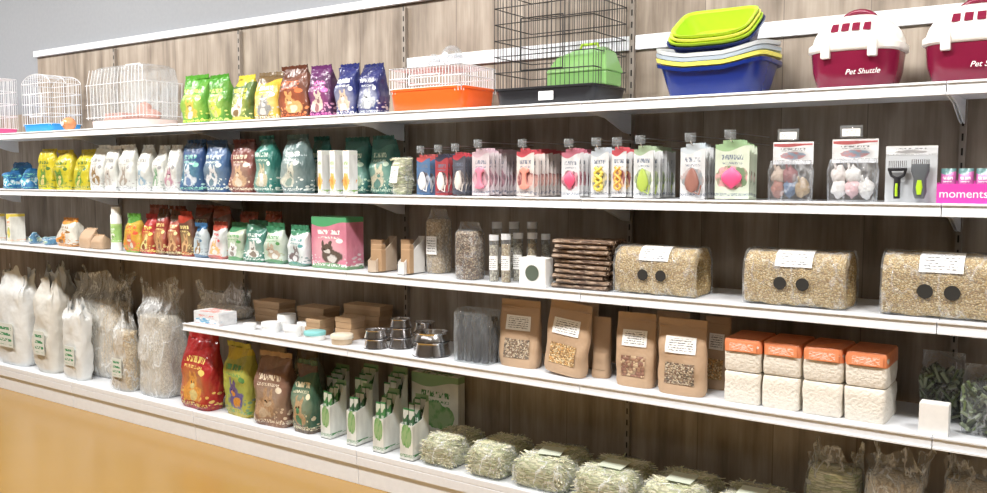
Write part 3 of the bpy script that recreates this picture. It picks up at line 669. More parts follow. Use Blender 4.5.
def brushpack(l,r,top):
    yf=FY+.035;d=.04; xc,w,h,zz=span(l,r,top,2,yf,d)
    rt=root('grooming_tool_pack','black and lime grooming comb and clipper on pale grey card','grooming brush',(xc,yf+d/2,zz+.001))
    MB().box(-w/2,w/2,d/2-.002,d/2,0,h).obj('backing_card',M('greycard',(.50,.52,.54),.35),rt)
    x=-w*.24
    MB().tube([(x,0,h*.08),(x,-.004,h*.25),(x,0,h*.45)],.010).obj('comb_handle',BLACK,rt,True)
    MB().tube([(x,-.010,h*.12),(x,-.014,h*.25),(x,-.010,h*.34)],.004).obj('grip',LIME,rt,True)
    MB().tube([(x,0,h*.42),(x-.018,0,h*.48),(x-.024,0,h*.58)],.005).tube([(x,0,h*.42),(x+.018,0,h*.48),(x+.024,0,h*.58)],.005).box(x-.028,x+.028,-.008,.005,h*.56,h*.62).obj('comb_head',BLACK,rt,bevel=.003)
    m=MB()
    for i in range(10): m.bar((x-.025+i*.0055,-.002,h*.61),(x-.025+i*.0055,-.002,h*.74),.0011,0,3)
    m.obj('bristles',CHROME,rt)
    x=w*.20
    MB().loft([ring(.014,.010,h*.08,20,3),ring(.020,.014,h*.20,20,3),ring(.018,.013,h*.42,20,3),ring(.026,.015,h*.55,20,4),ring(.026,.012,h*.68,20,4)]).obj('clipper_body',M('dark_grey_plastic',(.10,.11,.12),.35),rt,True,loc=(x,0,0))
    MB().loft([ring(.006,.004,h*.15,12,2.5,0,-.013),ring(.010,.005,h*.28,12,2.5,0,-.013),ring(.006,.004,h*.40,12,2.5,0,-.012)]).obj('grip',LIME,rt,True,loc=(x,0,0))
    m=MB()
    for i in range(9): m.bar((x-.024+i*.006,-.004,h*.67),(x-.024+i*.006,-.004,h*.76),.0014,0,3)
    m.obj('blade',CHROME,rt)
    MB().box(-w/2,w/2,d/2-.003,d/2-.002,h*.84,h).obj('printed_header',pack((.62,.64,.66),(.62,.62,.62),(.1,.1,.1),(.3,.3,.3),(.5,.5,.5),.4,0,pic='blob'),rt)
brushpack(882,936,146)
PB=M('magenta_card',(.65,.06,.38),.4)
yf=FY+.03; xc,w,h,zz=span(936,1012,183,2,yf,.12)
rt=root('treat_display_box','pink display box of pet treats with white lettering','box',(xc,yf+.06,zz+.001))
MB().box(-w/2,w/2,-.06,-.057,0,h*.95).box(-w/2,w/2,.057,.06,0,h*1.1).box(-w/2,-w/2+.003,-.057,.057,0,h).box(w/2-.003,w/2,-.057,.057,0,h).box(-w/2,w/2,-.057,.057,0,.003).obj('tray',PB,rt)
txt('moments',h*.55,WHP,rt,(-w*.12,-.0608,h*.3))
for i in range(4):
    x=-w/2+w*(i+.5)/4
    o=root('treat_sachet','colourful treat sachet standing in the pink box','treat pack',(xc+x,yf+.06,zz+.006),'treat sachets')
    MB().loft([ring(w*.1,.02,0,16,3),ring(w*.11,.025,h*.8,16,3),ring(w*.11,.003,h*1.6,16,3)]).obj('body',pack((.5,.12,.35),(.12,.25,.25),(.9,.9,.9),(.8,.6,.2),(.3,.5,.3),pic='blob'),o,True)
# ---------------------------------------------------------------- SHELF 3
G='small goods on the third shelf'
YW=pack((.80,.77,.65),(.8,.65,.1),(.8,.3,.1),(.85,.65,.15),(.3,.5,.2),.5,0,pic='blob')
cartonbox(-14,6,214,3,YW,'white and yellow small carton',name='snack_carton',group=G); cartonbox(7,26,214,3,YW,'white and yellow small carton',name='snack_carton',group=G)
BW=pack((.1,.25,.4),(.3,.45,.5),(.9,.9,.9),(.7,.7,.6),(.2,.4,.3),pic='blob')
lump(27,44,233,3,BW,'small crumpled blue and white bag',.10,FY+.05,name='treat_bag',crum=2,e=4); lump(43,59,235,3,BW,'small crumpled blue and white bag beside another',.10,FY+.05,name='treat_bag',crum=2,e=4)
bag(60,81,218,3,pack((.70,.68,.60),(.70,.30,.06),(.3,.15,.05),(.80,.30,.05),(.3,.15,.05)),col('org',(.70,.32,.08)),'white and orange treat bag with bird picture',G)
bag(82,96,228,3,KRAFT,KRAFT,'small brown paper bag with folded top',G,name='paper_bag',d=.08); bag(95,108,233,3,KRAFT,KRAFT,'small crumpled brown paper bag',G,name='paper_bag',d=.08)
xc,w,h,zz=span(108,126,207,3,FY+.04,.07)
rt=root('shampoo_bottle','white cylindrical bottle with green label','bottle',(xc,FY+.075,zz+.001))
MB().lathe([(w*.4,0),(w*.42,.005),(w*.42,h*.8),(w*.36,h*.84),(.001,h*.84)]).obj('body',WHP,rt,True)
MB().lathe([(w*.425,h*.2),(w*.425,h*.62)]).obj('label',pack((.35,.6,.2),(.5,.7,.3),(.9,.9,.9),(.9,.9,.8),(.2,.4,.1),pic='blob'),rt,True)
MB().lathe([(w*.34,h*.84),(w*.34,h),(.001,h)]).obj('cap',WHP,rt,True)
small=[(127,145,212,(.54,.37,.05),(.1,.3,.05),(.8,.1,.05),(.7,.2,.1),(.85,.8,.6),'yellow and green treat bag'),
(143,159,214,(.38,.03,.03),(.42,.05,.05),(.9,.8,.2),(.8,.7,.3),(.3,.1,.05),'red treat bag with yellow print'),
(157,171,209,(.27,.04,.03),(.09,.04,.02),(.85,.7,.3),(.6,.35,.15),(.3,.15,.08),'dark red treat bag'),
(170,184,209,(.30,.05,.03),(.10,.05,.03),(.85,.75,.4),(.65,.4,.2),(.3,.15,.08),'dark red treat bag'),
(183,197,212,(.13,.06,.04),(.38,.05,.03),(.85,.7,.3),(.65,.4,.2),(.3,.15,.08),'brown and red treat bag'),
(196,212,222,(.50,.57,.59),(.05,.15,.3),(.1,.2,.3),(.3,.2,.1),(.8,.8,.75),'white and blue small animal snack bag'),
(211,229,222,(.60,.62,.61),(.42,.08,.05),(.6,.1,.1),(.7,.45,.2),(.8,.8,.75),'white and red small animal snack bag'),
(229,247,222,(.45,.51,.40),(.05,.21,.1),(.1,.3,.1),(.85,.85,.8),(.35,.3,.25),'green topped small animal snack bag'),
(247,268,221,(.05,.17,.13),(.04,.15,.09),(.8,.85,.8),(.75,.75,.7),(.3,.25,.2),'dark green small animal snack bag'),
(268,289,222,(.50,.57,.50),(.04,.18,.09),(.1,.3,.1),(.5,.4,.3),(.85,.85,.8),'green topped snack bag with rabbit picture'),
(289,312,225,(.64,.67,.67),(.05,.20,.11),(.1,.3,.3),(.20,.16,.16),(.8,.8,.8),'white snack bag with green top and dark rabbit')]
for l,r,t,b,tp,ac,i1,i2,lab in small: bag(l,r,t,3,pack(b,tp,ac,i1,i2),col(str(tp),tp),lab,G,name='snack_bag',d=.075,seal=.1)
for l,r in ((150,170),(172,192),(194,214),(216,236),(240,260),(264,284)):
    bag(l,r,206 if l<230 else 212,3,pack((.20,.09,.06),(.34,.06,.03),(.8,.7,.4),(.5,.3,.15),(.2,.1,.05)),col('rb',(.28,.08,.04)),'brown and red snack bag standing behind the front row','rear snack bags',name='snack_bag',yf=FY+.2,d=.08)
cartonbox(312,364,217,3,pack((.58,.20,.28),(.08,.34,.15),(.85,.88,.82),(.12,.09,.07),(.75,.72,.68),.4,0),'pink and green printed box with dog picture',d=.12,name='treat_box',side=M('greencard',(.1,.36,.17),.5))
def opencarton(l,r,top,s,label,yf,d,mat=CARD,frac=.55,name='open_carton',slant=False):
    xc,w,h,zz=span(l,r,top,s,yf,d)
    rt=root(name,label,'box',(xc,yf+d/2,zz+.001))
    a=w/2;b=d/2;f=h*frac
    side=[(-b+.003,0),(b-.003,0),(b-.003,h*.97),(-b+.003,f)] if slant else [(-b+.003,0),(b-.003,0),(b-.003,h*.92),(b-.02,h*.92),(b-.05,f*1.1),(-b+.003,f)]
    MB().box(-a,a,-b,-b+.003,0,f).box(-a,a,b-.003,b,0,h).prism(side,-a,-a+.003).prism(side,a-.003,a).box(-a,a,-b,b,0,.003).obj('carton_walls',mat,rt)
    return rt,xc,w,h,zz
opencarton(368,397,237,3,'open slanted brown and white display carton',FY+.04,.15,M('whitecard',(.50,.40,.30),.7),.35,slant=True)
opencarton(398,425,237,3,'open slanted white display carton next to a brown one',FY+.04,.15,M('whitecard2',(.70,.68,.65),.7),.35,slant=True)
for l,r in ((371,386),(401,414)):
    for j in range(3): cartonbox(l,r,250-j*5,3,CARD,'brown cardboard packet inside an open carton',FY+.058+j*.038,.03,name='cardboard_packet',z=S[3]+.006,group='packets in cartons')
def clearpack(l,r,top,s,fill,label,yf,d,lab=True):
    xc,w,h,zz=span(l,r,top,s,yf,d)
    rt=root('seed_bag',label,'bag',(xc,yf+d/2,zz+.001),'clear seed packs on the third shelf')
    w2=w/2
    MB().loft([ring(w2*.86,d/2*.86,.002,28,5),ring(w2*.94,d/2*.94,h*.06,28,5),ring(w2*.95,d/2*.95,h*.8,28,5),ring(w2*.9,d/2*.6,h*.84,28,5)]).obj('contents',fill,rt,True)
    MB().loft([ring(w2*.9,d/2*.9,0,28,5),ring(w2,d/2,h*.06,28,5),ring(w2,d/2,h*.8,28,5),ring(w2*.96,d/2*.3,h*.9,28,5),ring(w2*.9,.003,h,28,5)]).obj('plastic_bag',FILM,rt,True)
    if lab: MB().box(-w*.3,w*.3,-.001,.001,0,h*.28).obj('label',LBL,rt,loc=(0,-d/2-.006,h*.3))
clearpack(424,454,209,3,PELLET,'tall clear bag of pale seed with white label',FY+.17,.1)
clearpack(453,487,222,3,SEEDD,'clear bag of dark mixed seed',FY+.05,.10,False)
SEEDC=[grains('tube_a',[(.5,.45,.35),(.7,.65,.5),(.3,.25,.2)],190),grains('tube_b',[(.55,.4,.22),(.35,.25,.15),(.7,.6,.4)],190)]
def jar(l,r,top,s,i,yf,d=.06):
    xc,w,h,zz=span(l,r,top,s,yf,d)
    rt=root('seed_jar','clear plastic tube of seeds with white cap and label','jar',(xc,yf+d/2,zz+.001),'seed tubes')
    q=min(w/2,.034)
    MB().lathe([(q*.9,.002),(q*.9,h*.78)]).obj('contents',SEEDC[i%2],rt,True)
    MB().lathe([(q*.95,0),(q,.004),(q,h*.88),(q*.9,h*.9)]).obj('tube',TANK,rt,True)
    MB().lathe([(q*1.02,h*.88),(q*1.02,h),(.001,h)]).obj('cap',M('clearcap',(.7,.72,.74),.25),rt,True)
    a0=math.pi*1.15;n=8
    vs=[(q*1.02*math.cos(a0+.8*math.pi*j/n),q*1.02*math.sin(a0+.8*math.pi*j/n),z_) for z_ in (h*.25,h*.55) for j in range(n+1)]
    MB().add(vs,[(j,j+1,n+2+j,n+1+j) for j in range(n)]).obj('label',LBL,rt)
for i,(l,r,t,y) in enumerate(((486,502,235,.06),(498,514,234,.06),(510,526,233,.13),(524,540,233,.13),(538,553,234,.17),(489,505,222,.2),(506,522,222,.22),(524,540,222,.24))): jar(l,r,t,3,i,FY+y)
rt,w,h,d=cartonbox(519,553,258,3,PAPERW,'small white box with a dark round picture',FY+.025,.06,name='small_box')
MB().lathe([(.001,0),(h*.28,0),(h*.28,.001),(.001,.001)],0,20).obj('round_picture',M('darkpic',(.1,.13,.1),.5),rt,loc=(0,-d/2-.001,h*.48),rot=(math.pi/2,0,0))
yf=FY+.04;d=.17; xc,w,h,zz=span(550,627,239,3,yf,d)
n=10
WAF=grains('dark_bark_crumb',[(.17,.10,.065),(.10,.06,.04),(.26,.17,.11),(.38,.28,.20)],150,1,(.25,1,1))
for i in range(n):
    t=h/n
    rt=root('pressed_stick_mat','dark brown mat of bundled chew sticks in a stack','pet snack',(xc+R(-.012,.012),yf+d/2+R(-.006,.006),zz+.001+i*t),'stack of stick mats',R(-.07,.07))
    a=w/2*R(.92,1.02);b=d/2*R(.94,1); sd=R(0,50)
    m=MB(); k=11
    for j in range(k):
        y=-b+(2*b)*(j+.5)/k; rr=t*R(.40,.47); e1=R(-.014,.004); e2=R(-.014,.004)
        m.tube([(-a-e1,y,t*.5),(-a*.5,y+R(-.003,.003),t*.5+R(-.001,.001)),(0,y+R(-.003,.003),t*.5+R(-.001,.001)),(a*.5,y+R(-.003,.003),t*.5),(a+e2,y,t*.5)],rr,0,7)
    m.obj('stick_bundle',WAF,rt,True,angle=.8)
def tunnel(l,r,top,label,yf,d=.18):
    xc,w,h,zz=span(l,r,top,3,yf,d)
    rt=root('grain_tunnel',label,'pet tunnel',(xc,yf+d/2,zz+.001),'grain tunnels on the third shelf')
    a=w/2
    def sec(x,q,e=3.0,am=.007,fl=True):
        out=[]
        for k in range(56):
            an=2*math.pi*k/56; c,s_=math.cos(an),math.sin(an)
            ee=2.9 if s_>0 else 7
            y=d/2*q*math.copysign(abs(c)**(2/ee),c); z_=h*.42+(h*.58 if s_>0 else h*.42)*q*math.copysign(abs(s_)**(2/ee),s_)
            nn=am*noise.noise((x*30,y*30,z_*30+xc))
            out.append((x,y+nn,max(0.001,z_+nn)))
        return out
    rs=[sec(-a*.9,.55),sec(-a*.98,.93)]+[sec(-a*.965+a*1.93*i/12,.975) for i in range(13)]+[sec(a*.98,.93),sec(a*.965,.62),sec(a*.5,.58)]
    MB().loft(rs).obj('grain_body',SEEDT,rt,True,angle=1.3)
    MB().loft([sec(a*.5,.56),sec(a*.52,.57)]).obj('tunnel_opening',DARK,rt)
    for x in (-a*.24,a*.20):
        MB().lathe([(.001,0),(h*.10,0),(h*.115,.003),(h*.115,.004),(.001,.004)],0,24).obj('hole',DARK,rt,True,loc=(x,-d/2*.985-.003,h*.42),rot=(math.pi/2,0,0))
    vs=[];n=8;lw=a*.36
    for j in range(n+1):
        an=math.pi*1.0-math.pi*(.12+.34*j/n)
        c,s_=math.cos(an),math.sin(an); e=2.9
        y=d/2*1.04*math.copysign(abs(c)**(2/e),c); z_=h*.42+h*.58*1.03*abs(s_)**(2/e)
        vs+=[(-lw,y,z_),(lw,y,z_)]
    MB().add(vs,[(2*j,2*j+1,2*j+3,2*j+2) for j in range(n)]).obj('label',LBL,rt,True)
    MB().loft([sec(-a*1.0,.8)]+[sec(-a+2*a*i/10,1.03) for i in range(11)]+[sec(a*1.03,.9)],c0=False,c1=False).obj('plastic_wrap',FILM,rt,True,angle=3)
tunnel(613,712,246,'grain-covered tunnel in clear wrap with two dark holes',FY+.05)
tunnel(742,857,250,'grain-covered tunnel in clear wrap with white label',FY+.05)
tunnel(879,1008,253,'grain-covered tunnel in clear wrap beside a shelf edge',FY+.05)
# ---------------------------------------------------------------- SHELF 4
cartonbox(194,237,311,4,pack((.72,.75,.78),(.72,.75,.78),(.7,.15,.1),(.1,.35,.55),(.8,.8,.8),.5,0,ez=.3,ex=.5,pic='blob'),'white small box with blue and red print',FY+.04,.12,name='small_box')
sack(196,252,288,4,SHAV,.35,'clear crinkled plastic bag behind the small box',None,d=.14,yf=FY+.22,neck=.85,flare=.95,name='clear_bag')
def tin(px,top,mat,label,y,rad=.045,z=None,lidm=WHP):
    zz=S[4] if z is None else z; xc=xa(px,FY+y,zz); h=za(top,xc,FY+y)-zz; q=rad
    rt=root('food_tub',label,'tub',(xc,FY+y,zz+.001),'small food tubs')
    MB().lathe([(q*.88,0),(q*.95,h*.6),(.001,h*.6)]).obj('body',mat,rt,True)
    MB().lathe([(q,h*.58),(q,h*.95),(q*.96,h),(.001,h)]).obj('lid',lidm,rt,True)
TEAL=M('teal_tub',(.25,.60,.60),.35); WOODP=M('beige_tub',(.55,.42,.28),.5)
tin(250,323,WHP,'white round plastic tub',.08,.035); tin(271,322,WHP,'white round plastic tub',.09,.05); tin(293,326,WHP,'white round plastic tub with white lid',.075,.048)
tin(315,331,WHP,'white tub with teal lid',.07,.055,None,TEAL); tin(342,334,WOODP,'beige round tub with pale lid',.07,.055,None,M('pale_lid',(.75,.68,.55),.4))
tin(287,314,WHP,'white tub behind the front row',.19,.05); tin(305,322,WHP,'white tub at the back',.17,.04)
G='brown cardboard boxes on the fourth shelf'
def boxstack(l,r,top,yf,d,n,rzs=.05):
    xc,w,h,zz=span(l,r,top,4,yf,d)
    hs=h/n
    for i in range(n):
        rt=root('cardboard_box','flat plain brown cardboard box in a low stack','box',(xc+R(-.006,.006),yf+d/2,zz+.001+i*hs),G,R(-rzs,rzs))
        MB().box(-w/2,w/2,-d/2,d/2,0,hs*.80).obj('body',CARD,rt,bevel=.0015)
        MB().box(-w/2-.002,w/2+.002,-d/2-.002,d/2+.002,hs*.55,hs*.97).obj('lid',M('cardboard_lid',(.47,.31,.18),.8),rt,bevel=.0015)
boxstack(255,296,300,FY+.28,.12,3); boxstack(298,340,306,FY+.27,.12,2); boxstack(344,392,304,FY+.30,.10,3)
boxstack(306,334,318,FY+.14,.10,2); boxstack(336,365,316,FY+.14,.10,2)
def bowl(px,q,hh,y,z,label):
    zz=S[4] if z is None else z; xc=xa(px,FY+y,zz)
    rt=root('steel_bowl',label,'bowl',(xc,FY+y,zz+.001),'stainless steel pet bowls')
    MB().lathe([(q*1.0,0),(q*1.0,.004),(q*.84,hh*.8),(q*.86,hh)]+[(q*.95,hh*1.0),(q*.95,hh*.97),(q*.80,hh*.9),(q*.72,.012),(.001,.010)],0,40).obj('bowl',CHROME,rt,True,angle=.6)
    MB().lathe([(q*1.01,0),(q*1.01,.003),(q*.97,.004)],0,40).obj('rubber_ring',BLACK,rt,True)
bowl(376,.058,.045,.09,None,'stainless steel pet bowl on black rubber ring'); bowl(376,.056,.04,.09,S[4]+.047,'stainless steel pet bowl stacked at the shelf front')
bowl(401,.058,.05,.16,None,'small stainless steel pet bowl'); bowl(401,.056,.045,.16,S[4]+.052,'stainless steel bowl stacked on another'); bowl(401,.052,.04,.16,S[4]+.099,'small stainless steel bowl on top of a stack')
bowl(432,.088,.065,.11,None,'large stainless steel pet bowl with rubber ring'); bowl(432,.084,.04,.11,S[4]+.067,'wide stainless steel bowl stacked on a larger one')
bowl(425,.06,.06,.28,None,'stainless steel pet bowl behind the others'); bowl(425,.058,.05,.28,S[4]+.062,'stainless steel bowl stacked at the back')
bowl(383,.055,.05,.27,None,'stainless steel bowl behind the front row')
xc,w,h,zz=span(452,503,309,4,FY+.05,.12)
rt=root('bag_of_metal_bottles','rigid clear pack holding dark metal bottle tubes','bag',(xc,FY+.11,zz+.001))
for i in range(8):
    x=-w*.40+i*w*.115
    MB().lathe([(.016,0),(.016,h*.6),(.008,h*.68),(.008,h*.78),(.014,h*.78),(.014,h*.86),(.001,h*.86)],0,16).obj('tube',CHROME if i%4==1 else M('dark_metal',(.10,.10,.11),.25,.8),rt,True,loc=(x,(i%2)*.04-.02,.002))
MB().loft([ring(w/2*.98,.058,0,28,9),ring(w/2,.06,h*.5,28,9),ring(w/2,.055,h*.92,28,9),ring(w/2*.98,.04,h,28,9)]).obj('plastic_pack',TANK,rt,True,angle=.8)
def kpouch(l,r,top,label,yf,d=.085,rz=0,lab=True,win=SEED,lean=0):
    xc,w,h,zz=span(l,r,top,4,yf,d,True)
    rt=root('kraft_pouch',label,'bag',(xc,yf+d/2,zz+.001+abs(lean)*w*.5),'kraft paper pouches',rz); rt.rotation_euler[1]=lean
    prof=[(0,.90,.95),(.05,.96,1),(.25,.98,.85),(.5,1,.6),(.8,1.0,.28),(.9,1,.06),(1,1,.04)]; sd=R(0,60)
    def q(t): return interp(prof,t)
    rgs=[]
    for i in range(17):
        t=i/16; a,b=q(t)
        rgs.append([(x+.005*noise.noise((x*12+sd,y*12,z_*12)),y+(.014 if t>.1 else .0)*noise.noise((x*11,sd,z_*11))*(1 if t<.85 else .7),z_) for x,y,z_ in ring(a*w/2,max(.002,b*d/2),h*t,36,3.2)])
    MB().loft(rgs).obj('body',KRAFT,rt,True,angle=1)
    def patch(x0,x1,t0,t1,name,mat,off):
        vs=[];nx=6;nz=6
        for j in range(nz+1):
            t=t0+(t1-t0)*j/nz; a,b=q(t); a*=w/2;b=max(.002,b*d/2)
            for i in range(nx+1):
                x=(x0+(x1-x0)*i/nx)*w/2; y=-b*max(0,1-min(1,abs(x/a))**3.2)**(1/3.2)
                y+=.014*noise.noise((x*11,sd,t*h*11))-off
                vs.append((x,y,t*h))
        MB().add(vs,[(j*(nx+1)+i,j*(nx+1)+i+1,(j+1)*(nx+1)+i+1,(j+1)*(nx+1)+i) for j in range(nz) for i in range(nx)]).obj(name,mat,rt,True)
    if lab: patch(-.62,.62,.55,.77,'label',LBL,.0035)
    patch(-.62,.62,.14,.42,'clear_window',win,.003)
    MB().box(-w/2*.98,w/2*.98,-.005,.005,h*.885,h*.9).obj('zip_seal',KRAFT,rt,bevel=.001)
    return rt
kpouch(500,542,300,'brown kraft pouch with white label and seed window',FY+.10,win=SEEDD)
kpouch(543,589,304,'brown kraft pouch tilted with white label',FY+.06,rz=-.12,lean=.09,win=SEED)
kpouch(592,611,317,'brown kraft pouch seen side on',FY+.12,d=.07,rz=.2,lab=False,win=KRAFT)
kpouch(616,657,313,'brown kraft pouch with white label and window',FY+.06,win=grains('nuts',[(.35,.2,.12),(.55,.4,.25),(.25,.12,.08)],90))
kpouch(657,708,319,'brown kraft pouch with white label at shelf front',FY+.04,win=SEEDD)
kpouch(704,731,317,'brown kraft pouch standing behind another',FY+.2,win=SEED); kpouch(655,690,312,'brown kraft pouch standing behind another',FY+.22,win=SEED)
kpouch(562,600,302,'brown kraft pouch standing behind another',FY+.25,win=SEED)
ORF=M('orange_film_print',(.78,.27,.12),.3,0,.4,30)
yf=FY+.055;d=.2
xA=xa(722,yf,S[4]); xB=xa(898,yf+d,S[4]); zt=za(341,(xA+xB)/2,yf+d/2); bw=(xB-xA)/4; bh=(zt-S[4])/2
BP=printed_label('white_on_orange',(.80,.29,.13),(.95,.93,.9),(10,10,20))
for row in range(2):
    for i in range(4):
        x=xA+bw*(i+.5)
        rt=root('bedding_brick','white bedding brick with orange printed top' if row else 'plain white bedding brick in the lower row','litter pack',(x+R(-.001,.001),yf+d/2+R(-.006,.006),S[4]+.001+row*bh),'bricks of bedding',R(-.012,.012))
        a=bw/2*.975;b=d/2; hh=bh*.985
        def rk(s_,z_,e=13): return [(p+.005*noise.noise((p*30+i,q_*30,z_*30+row)),q_+.006*noise.noise((p*30+i,q_*30+5,z_*30+row)),z_) for p,q_,z_ in ring(a*s_-.002,b*s_,z_,60,e)]
        MB().loft([rk(.96,0),rk(1,.008),rk(1,hh*.35),rk(1,hh*.7),rk(1,hh*.93),rk(.96,hh*.98)]).obj('contents',LITTER,rt,True,angle=.9)
        if row:
            zb=hh*.60
            MB().loft([rk(1.01,zb),rk(1.01,hh*.8),rk(1.01,hh*.94),rk(.97,hh)],c0=False).obj('printed_wrap',ORF,rt,True,angle=.9)
            MB().box(-a*.8,a*.8,-b-.007,-b-.006,zb+.003,hh*.92).obj('brand_panel',BP,rt)
for j,(l_,r_,tp_,yy) in enumerate(((917,966,352,.2),(958,1015,366,.07))):
    xc,ww,hh,zz=span(l_,r_,tp_,4,FY+yy,.11,True)
    rt=root('bag_of_dark_herbs','clear bag of dark green dried herbs','bag',(xc,FY+yy+.06,zz+.001))
    m=MB()
    for i in range(330):
        x=R(-ww*.43,ww*.43); y=R(-.050,.038); z0=R(.004,hh*.62)
        m.bar((x,y,z0),(max(-ww*.44,min(ww*.44,x+R(-.04,.04))),max(-.050,min(.04,y+R(-.02,.02))),z0+hh*R(.05,.22)),R(.003,.008),random.choice((0,0,1,2)),5)
    m.obj('contents',[M('dark_sticks',(.045,.055,.035),.6,0,.5,60),M('olive_sticks',(.12,.16,.07),.6),M('grey_green_leaf',(.22,.26,.18),.6)],rt,True)['kind']='stuff'
    MB().loft([ring(ww/2*.9,.05,0,32,3),ring(ww/2,.058,hh*.5,32,3),ring(ww/2*.9,.03,hh*.85,32,3),ring(ww/2*.9,.006,hh,32,3)]).obj('plastic_bag',FILM,rt,True)
cartonbox(918,950,403,4,PAPERW,'small white open box at the shelf front',FY+.015,.05,name='small_box')
# ---------------------------------------------------------------- BASE
WB=M('white_woven_sack',(.74,.76,.75),.35,0,.9,14,var=.14)
WB2=M('translucent_white_sack',(.68,.67,.62),.28,0,.9,14,var=.16)
GRL=printed_label('green_print',(.68,.71,.66),(.03,.26,.10),(9,7,11),.52,26.0)
y1=BY+.03
sack(3,40,272,5,PELLET,.78,'white woven sack of litter with open crumpled top',WB,d=.18,yf=y1,lab=GRL,neck=.78)
sack(41,68,280,5,PELLET,.80,'white sack of pellets with crumpled top',WB2,d=.17,yf=y1,lab=GRL,neck=.82)
sack(46,76,268,5,LITTER,.78,'pale plastic sack behind other sacks',WB,d=.13,yf=BY+.235,neck=.85)
sack(79,135,275,5,SHAV,.74,'large clear plastic sack of wood shavings',None,d=.2,yf=BY+.165,neck=.88,flare=1.05)
sack(68,92,305,5,GPEL,.88,'small pale sack of pellets with green print',WB,d=.11,yf=y1,lab=GRL,neck=.85)
sack(116,139,318,5,PELLET,.84,'small clear sack of pellets with green label',None,d=.11,yf=y1,lab=GRL,neck=.85)
sack(145,184,285,5,GPEL,.74,'clear plastic sack of pale grey pellets',None,d=.22,yf=BY+.04,neck=.85,flare=1.05)
G='large food bags on the base shelf'
bag(184,222,334,5,pack((.38,.02,.02),(.33,.02,.02),(.9,.70,.2),(.75,.35,.08),(.85,.7,.3)),col('red',(.33,.02,.02),.2),'large glossy red pet food bag',G,d=.14,yf=BY+.03)
bag(228,260,343,5,pack((.38,.38,.07),(.52,.42,.05),(.1,.3,.1),(.12,.10,.26),(.70,.30,.05)),col('yg',(.45,.45,.08)),'yellow and green bird food bag with parrot picture',G,d=.12,yf=BY+.05)
bag(258,295,352,5,pack((.20,.11,.075),(.26,.15,.1),(.75,.65,.5),(.46,.30,.18),(.65,.5,.35)),KRAFT,'brown pet food bag with printed picture',G,d=.14,yf=BY+.03)
bag(296,321,358,5,pack((.05,.12,.075),(.14,.09,.07),(.75,.7,.5),(.5,.35,.2),(.1,.3,.15)),col('dg',(.06,.12,.08)),'dark green pet food bag',G,d=.12,yf=BY+.04)
bag(262,290,338,5,pack((.35,.3,.22),(.45,.35,.25),(.8,.7,.5),(.5,.35,.2),(.3,.3,.15)),KRAFT,'beige food bag standing behind the front row',G,d=.1,yf=BY+.24)
bag(295,325,342,5,pack((.2,.22,.18),(.2,.15,.1),(.8,.7,.5),(.5,.35,.2),(.3,.3,.15)),KRAFT,'grey-green food bag standing behind the front row',G,d=.1,yf=BY+.24)
GC=M('green_card',(.04,.20,.07),.4); GP=pack((.06,.22,.07),(.55,.60,.50),(.85,.85,.8),(.5,.65,.3),(.06,.2,.06),.35,.1,pic='blob')
GW=pack((.68,.70,.66),(.25,.40,.22),(.06,.25,.08),(.10,.32,.08),(.30,.45,.22),.4,0,ez=.40,ex=.42,pic='blob')
DG=pack((.03,.11,.05),(.55,.58,.54),(.8,.85,.8),(.4,.55,.25),(.03,.1,.04),.35,.1,pic='blob')
def display(l,r,top,label,yf,d,n,pm,frac=.5,tm=GW):
    rt,xc,w,h,zz=opencarton(l,r,top,5,label,yf,d,tm,frac,'display_carton')
    for j in range(n):
        for c in range(2):
            y=yf+.016+(d-.036)*j/max(1,n-1)
            x=xc+(-.23+.46*c)*w
            o=root('seed_packet','green and white printed packet standing in a display carton','packet',(x,y,zz+.006),'packets in display cartons')
            o.rotation_euler=(-.02,0,R(-.02,.02))
            hh=h*(.80+.12*j/max(1,n-1))*R(.97,1.02)
            MB().loft([ring(w*.205,.004,0,16,4),ring(w*.205,.006,hh*.4,16,4),ring(w*.205,.0015,hh,16,4)]).obj('body',pm,o,True)
            MB().box(-w*.205,w*.205,-.0015,.0015,hh,hh+.008).obj('top_seal',GC,o)
display(321,347,382,'green and white display carton of packets',BY+.05,.12,3,GP,.6)
display(347,373,386,'white and green display carton of packets',BY+.04,.12,3,DG,.6)
display(373,400,391,'white display carton with green packets',BY+.03,.12,3,GP,.58)
display(400,429,397,'white display carton with green packets near the hay bags',BY+.02,.12,3,DG,.58)
display(324,350,366,'display carton of green packets in the rear row',BY+.20,.10,3,DG,.55)
display(352,379,366,'white display carton of packets at the back',BY+.20,.10,3,GP,.55)
display(381,408,369,'green display carton of packets at the back',BY+.20,.10,3,DG,.55)
cartonbox(412,465,374,5,GW,'white leaflet box with green plant picture',BY+.32,.055,name='leaflet_box')
G='clear bags of hay on the base shelf'
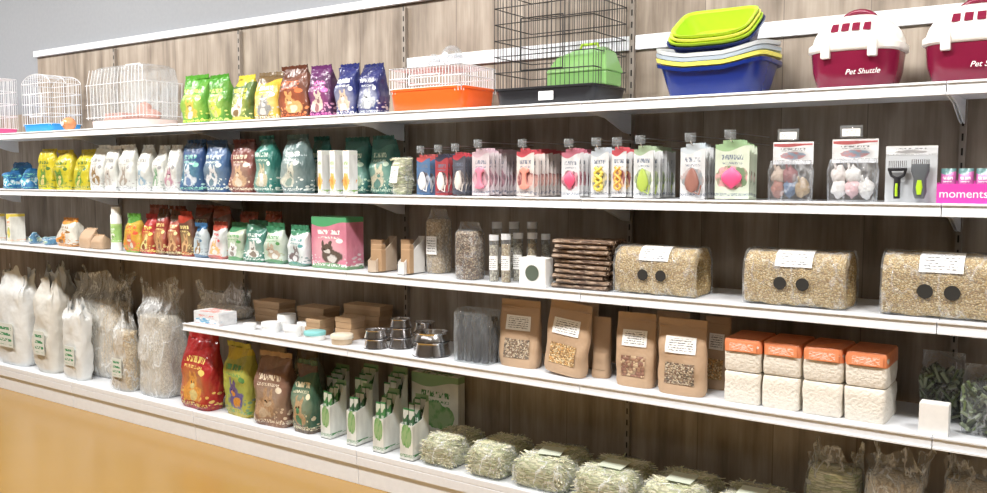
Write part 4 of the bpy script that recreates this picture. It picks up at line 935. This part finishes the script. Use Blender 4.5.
hays=[(419,488,.130,.015,.285),(464,536,.135,.015,.295),(510,596,.135,.015,.30),(570,660,.135,.015,.30),(636,728,.135,.015,.30),(706,796,.135,.015,.30)]
GHL=printed_label('green_hay_label',(.70,.76,.64),(.06,.26,.08))
for i,(l,r,hh,y,d) in enumerate(hays):
    lump(l,r,440,5,HAY,'clear plastic bag of pale dried hay',d,BY+y,name='hay_bag',filmm=FILM2,strands=1300,group=G,rz=R(-.02,.02),labm=GHL if i>1 else None,hh=hh,flat=True,e=5.5)
sack(806,860,452,5,HAY,.8,'crumpled clear plastic bag of bedding',None,d=.15,yf=BY+.2,neck=.9,flare=1)
sack(866,925,457,5,SHAV,.8,'crumpled clear plastic bag of bedding beside another',None,d=.17,yf=BY+.16,neck=.9,flare=1)
sack(938,1010,462,5,SHAV,.8,'crumpled clear plastic bag of bedding at the shelf end',None,d=.17,yf=BY+.16,neck=.9,flare=1)
# ---------------------------------------------------------------- lights
def area(x,y,z,sx,sy_,e,colr,rx=0,ry=0):
    l=bpy.data.lights.new('ceiling_or_fill_light','AREA'); l.shape='RECTANGLE'; l.size=sx; l.size_y=sy_; l.energy=e; l.color=colr
    o=bpy.data.objects.new('ceiling_or_fill_light',l); link(o); o.location=(x,y,z); o.rotation_euler=(rx,ry,0); tag(o,'ceiling light panel above the aisle or added fill light','light','ceiling lights')
for i,x in enumerate((-7.2,-5.2,-3.2,-1.2,.8)):
    area(x,1.55,CZ-.05,.8,.22,64,(1,.975,.95),rx=math.radians(24))
area(-3,-1.0,CZ-.05,7,.6,34,(1,.98,.96),rx=math.radians(35))  # wide unseen fill light, added to brighten the shelf fronts
w=bpy.data.worlds.new('w'); SC.world=w; w.use_nodes=True; w.node_tree.nodes['Background'].inputs[0].default_value=(.8,.85,.9,1); w.node_tree.nodes['Background'].inputs[1].default_value=.3
# ---------------------------------------------------------------- camera
c=bpy.data.cameras.new('camera'); co=bpy.data.objects.new('camera',c); link(co)
c.sensor_width=36; c.lens=F/987*36; c.clip_start=.05
co.location=(0,0,H); co.rotation_euler=(math.pi/2+PIT,0,YAW); SC.camera=co
print('OBJS',len(bpy.data.objects))
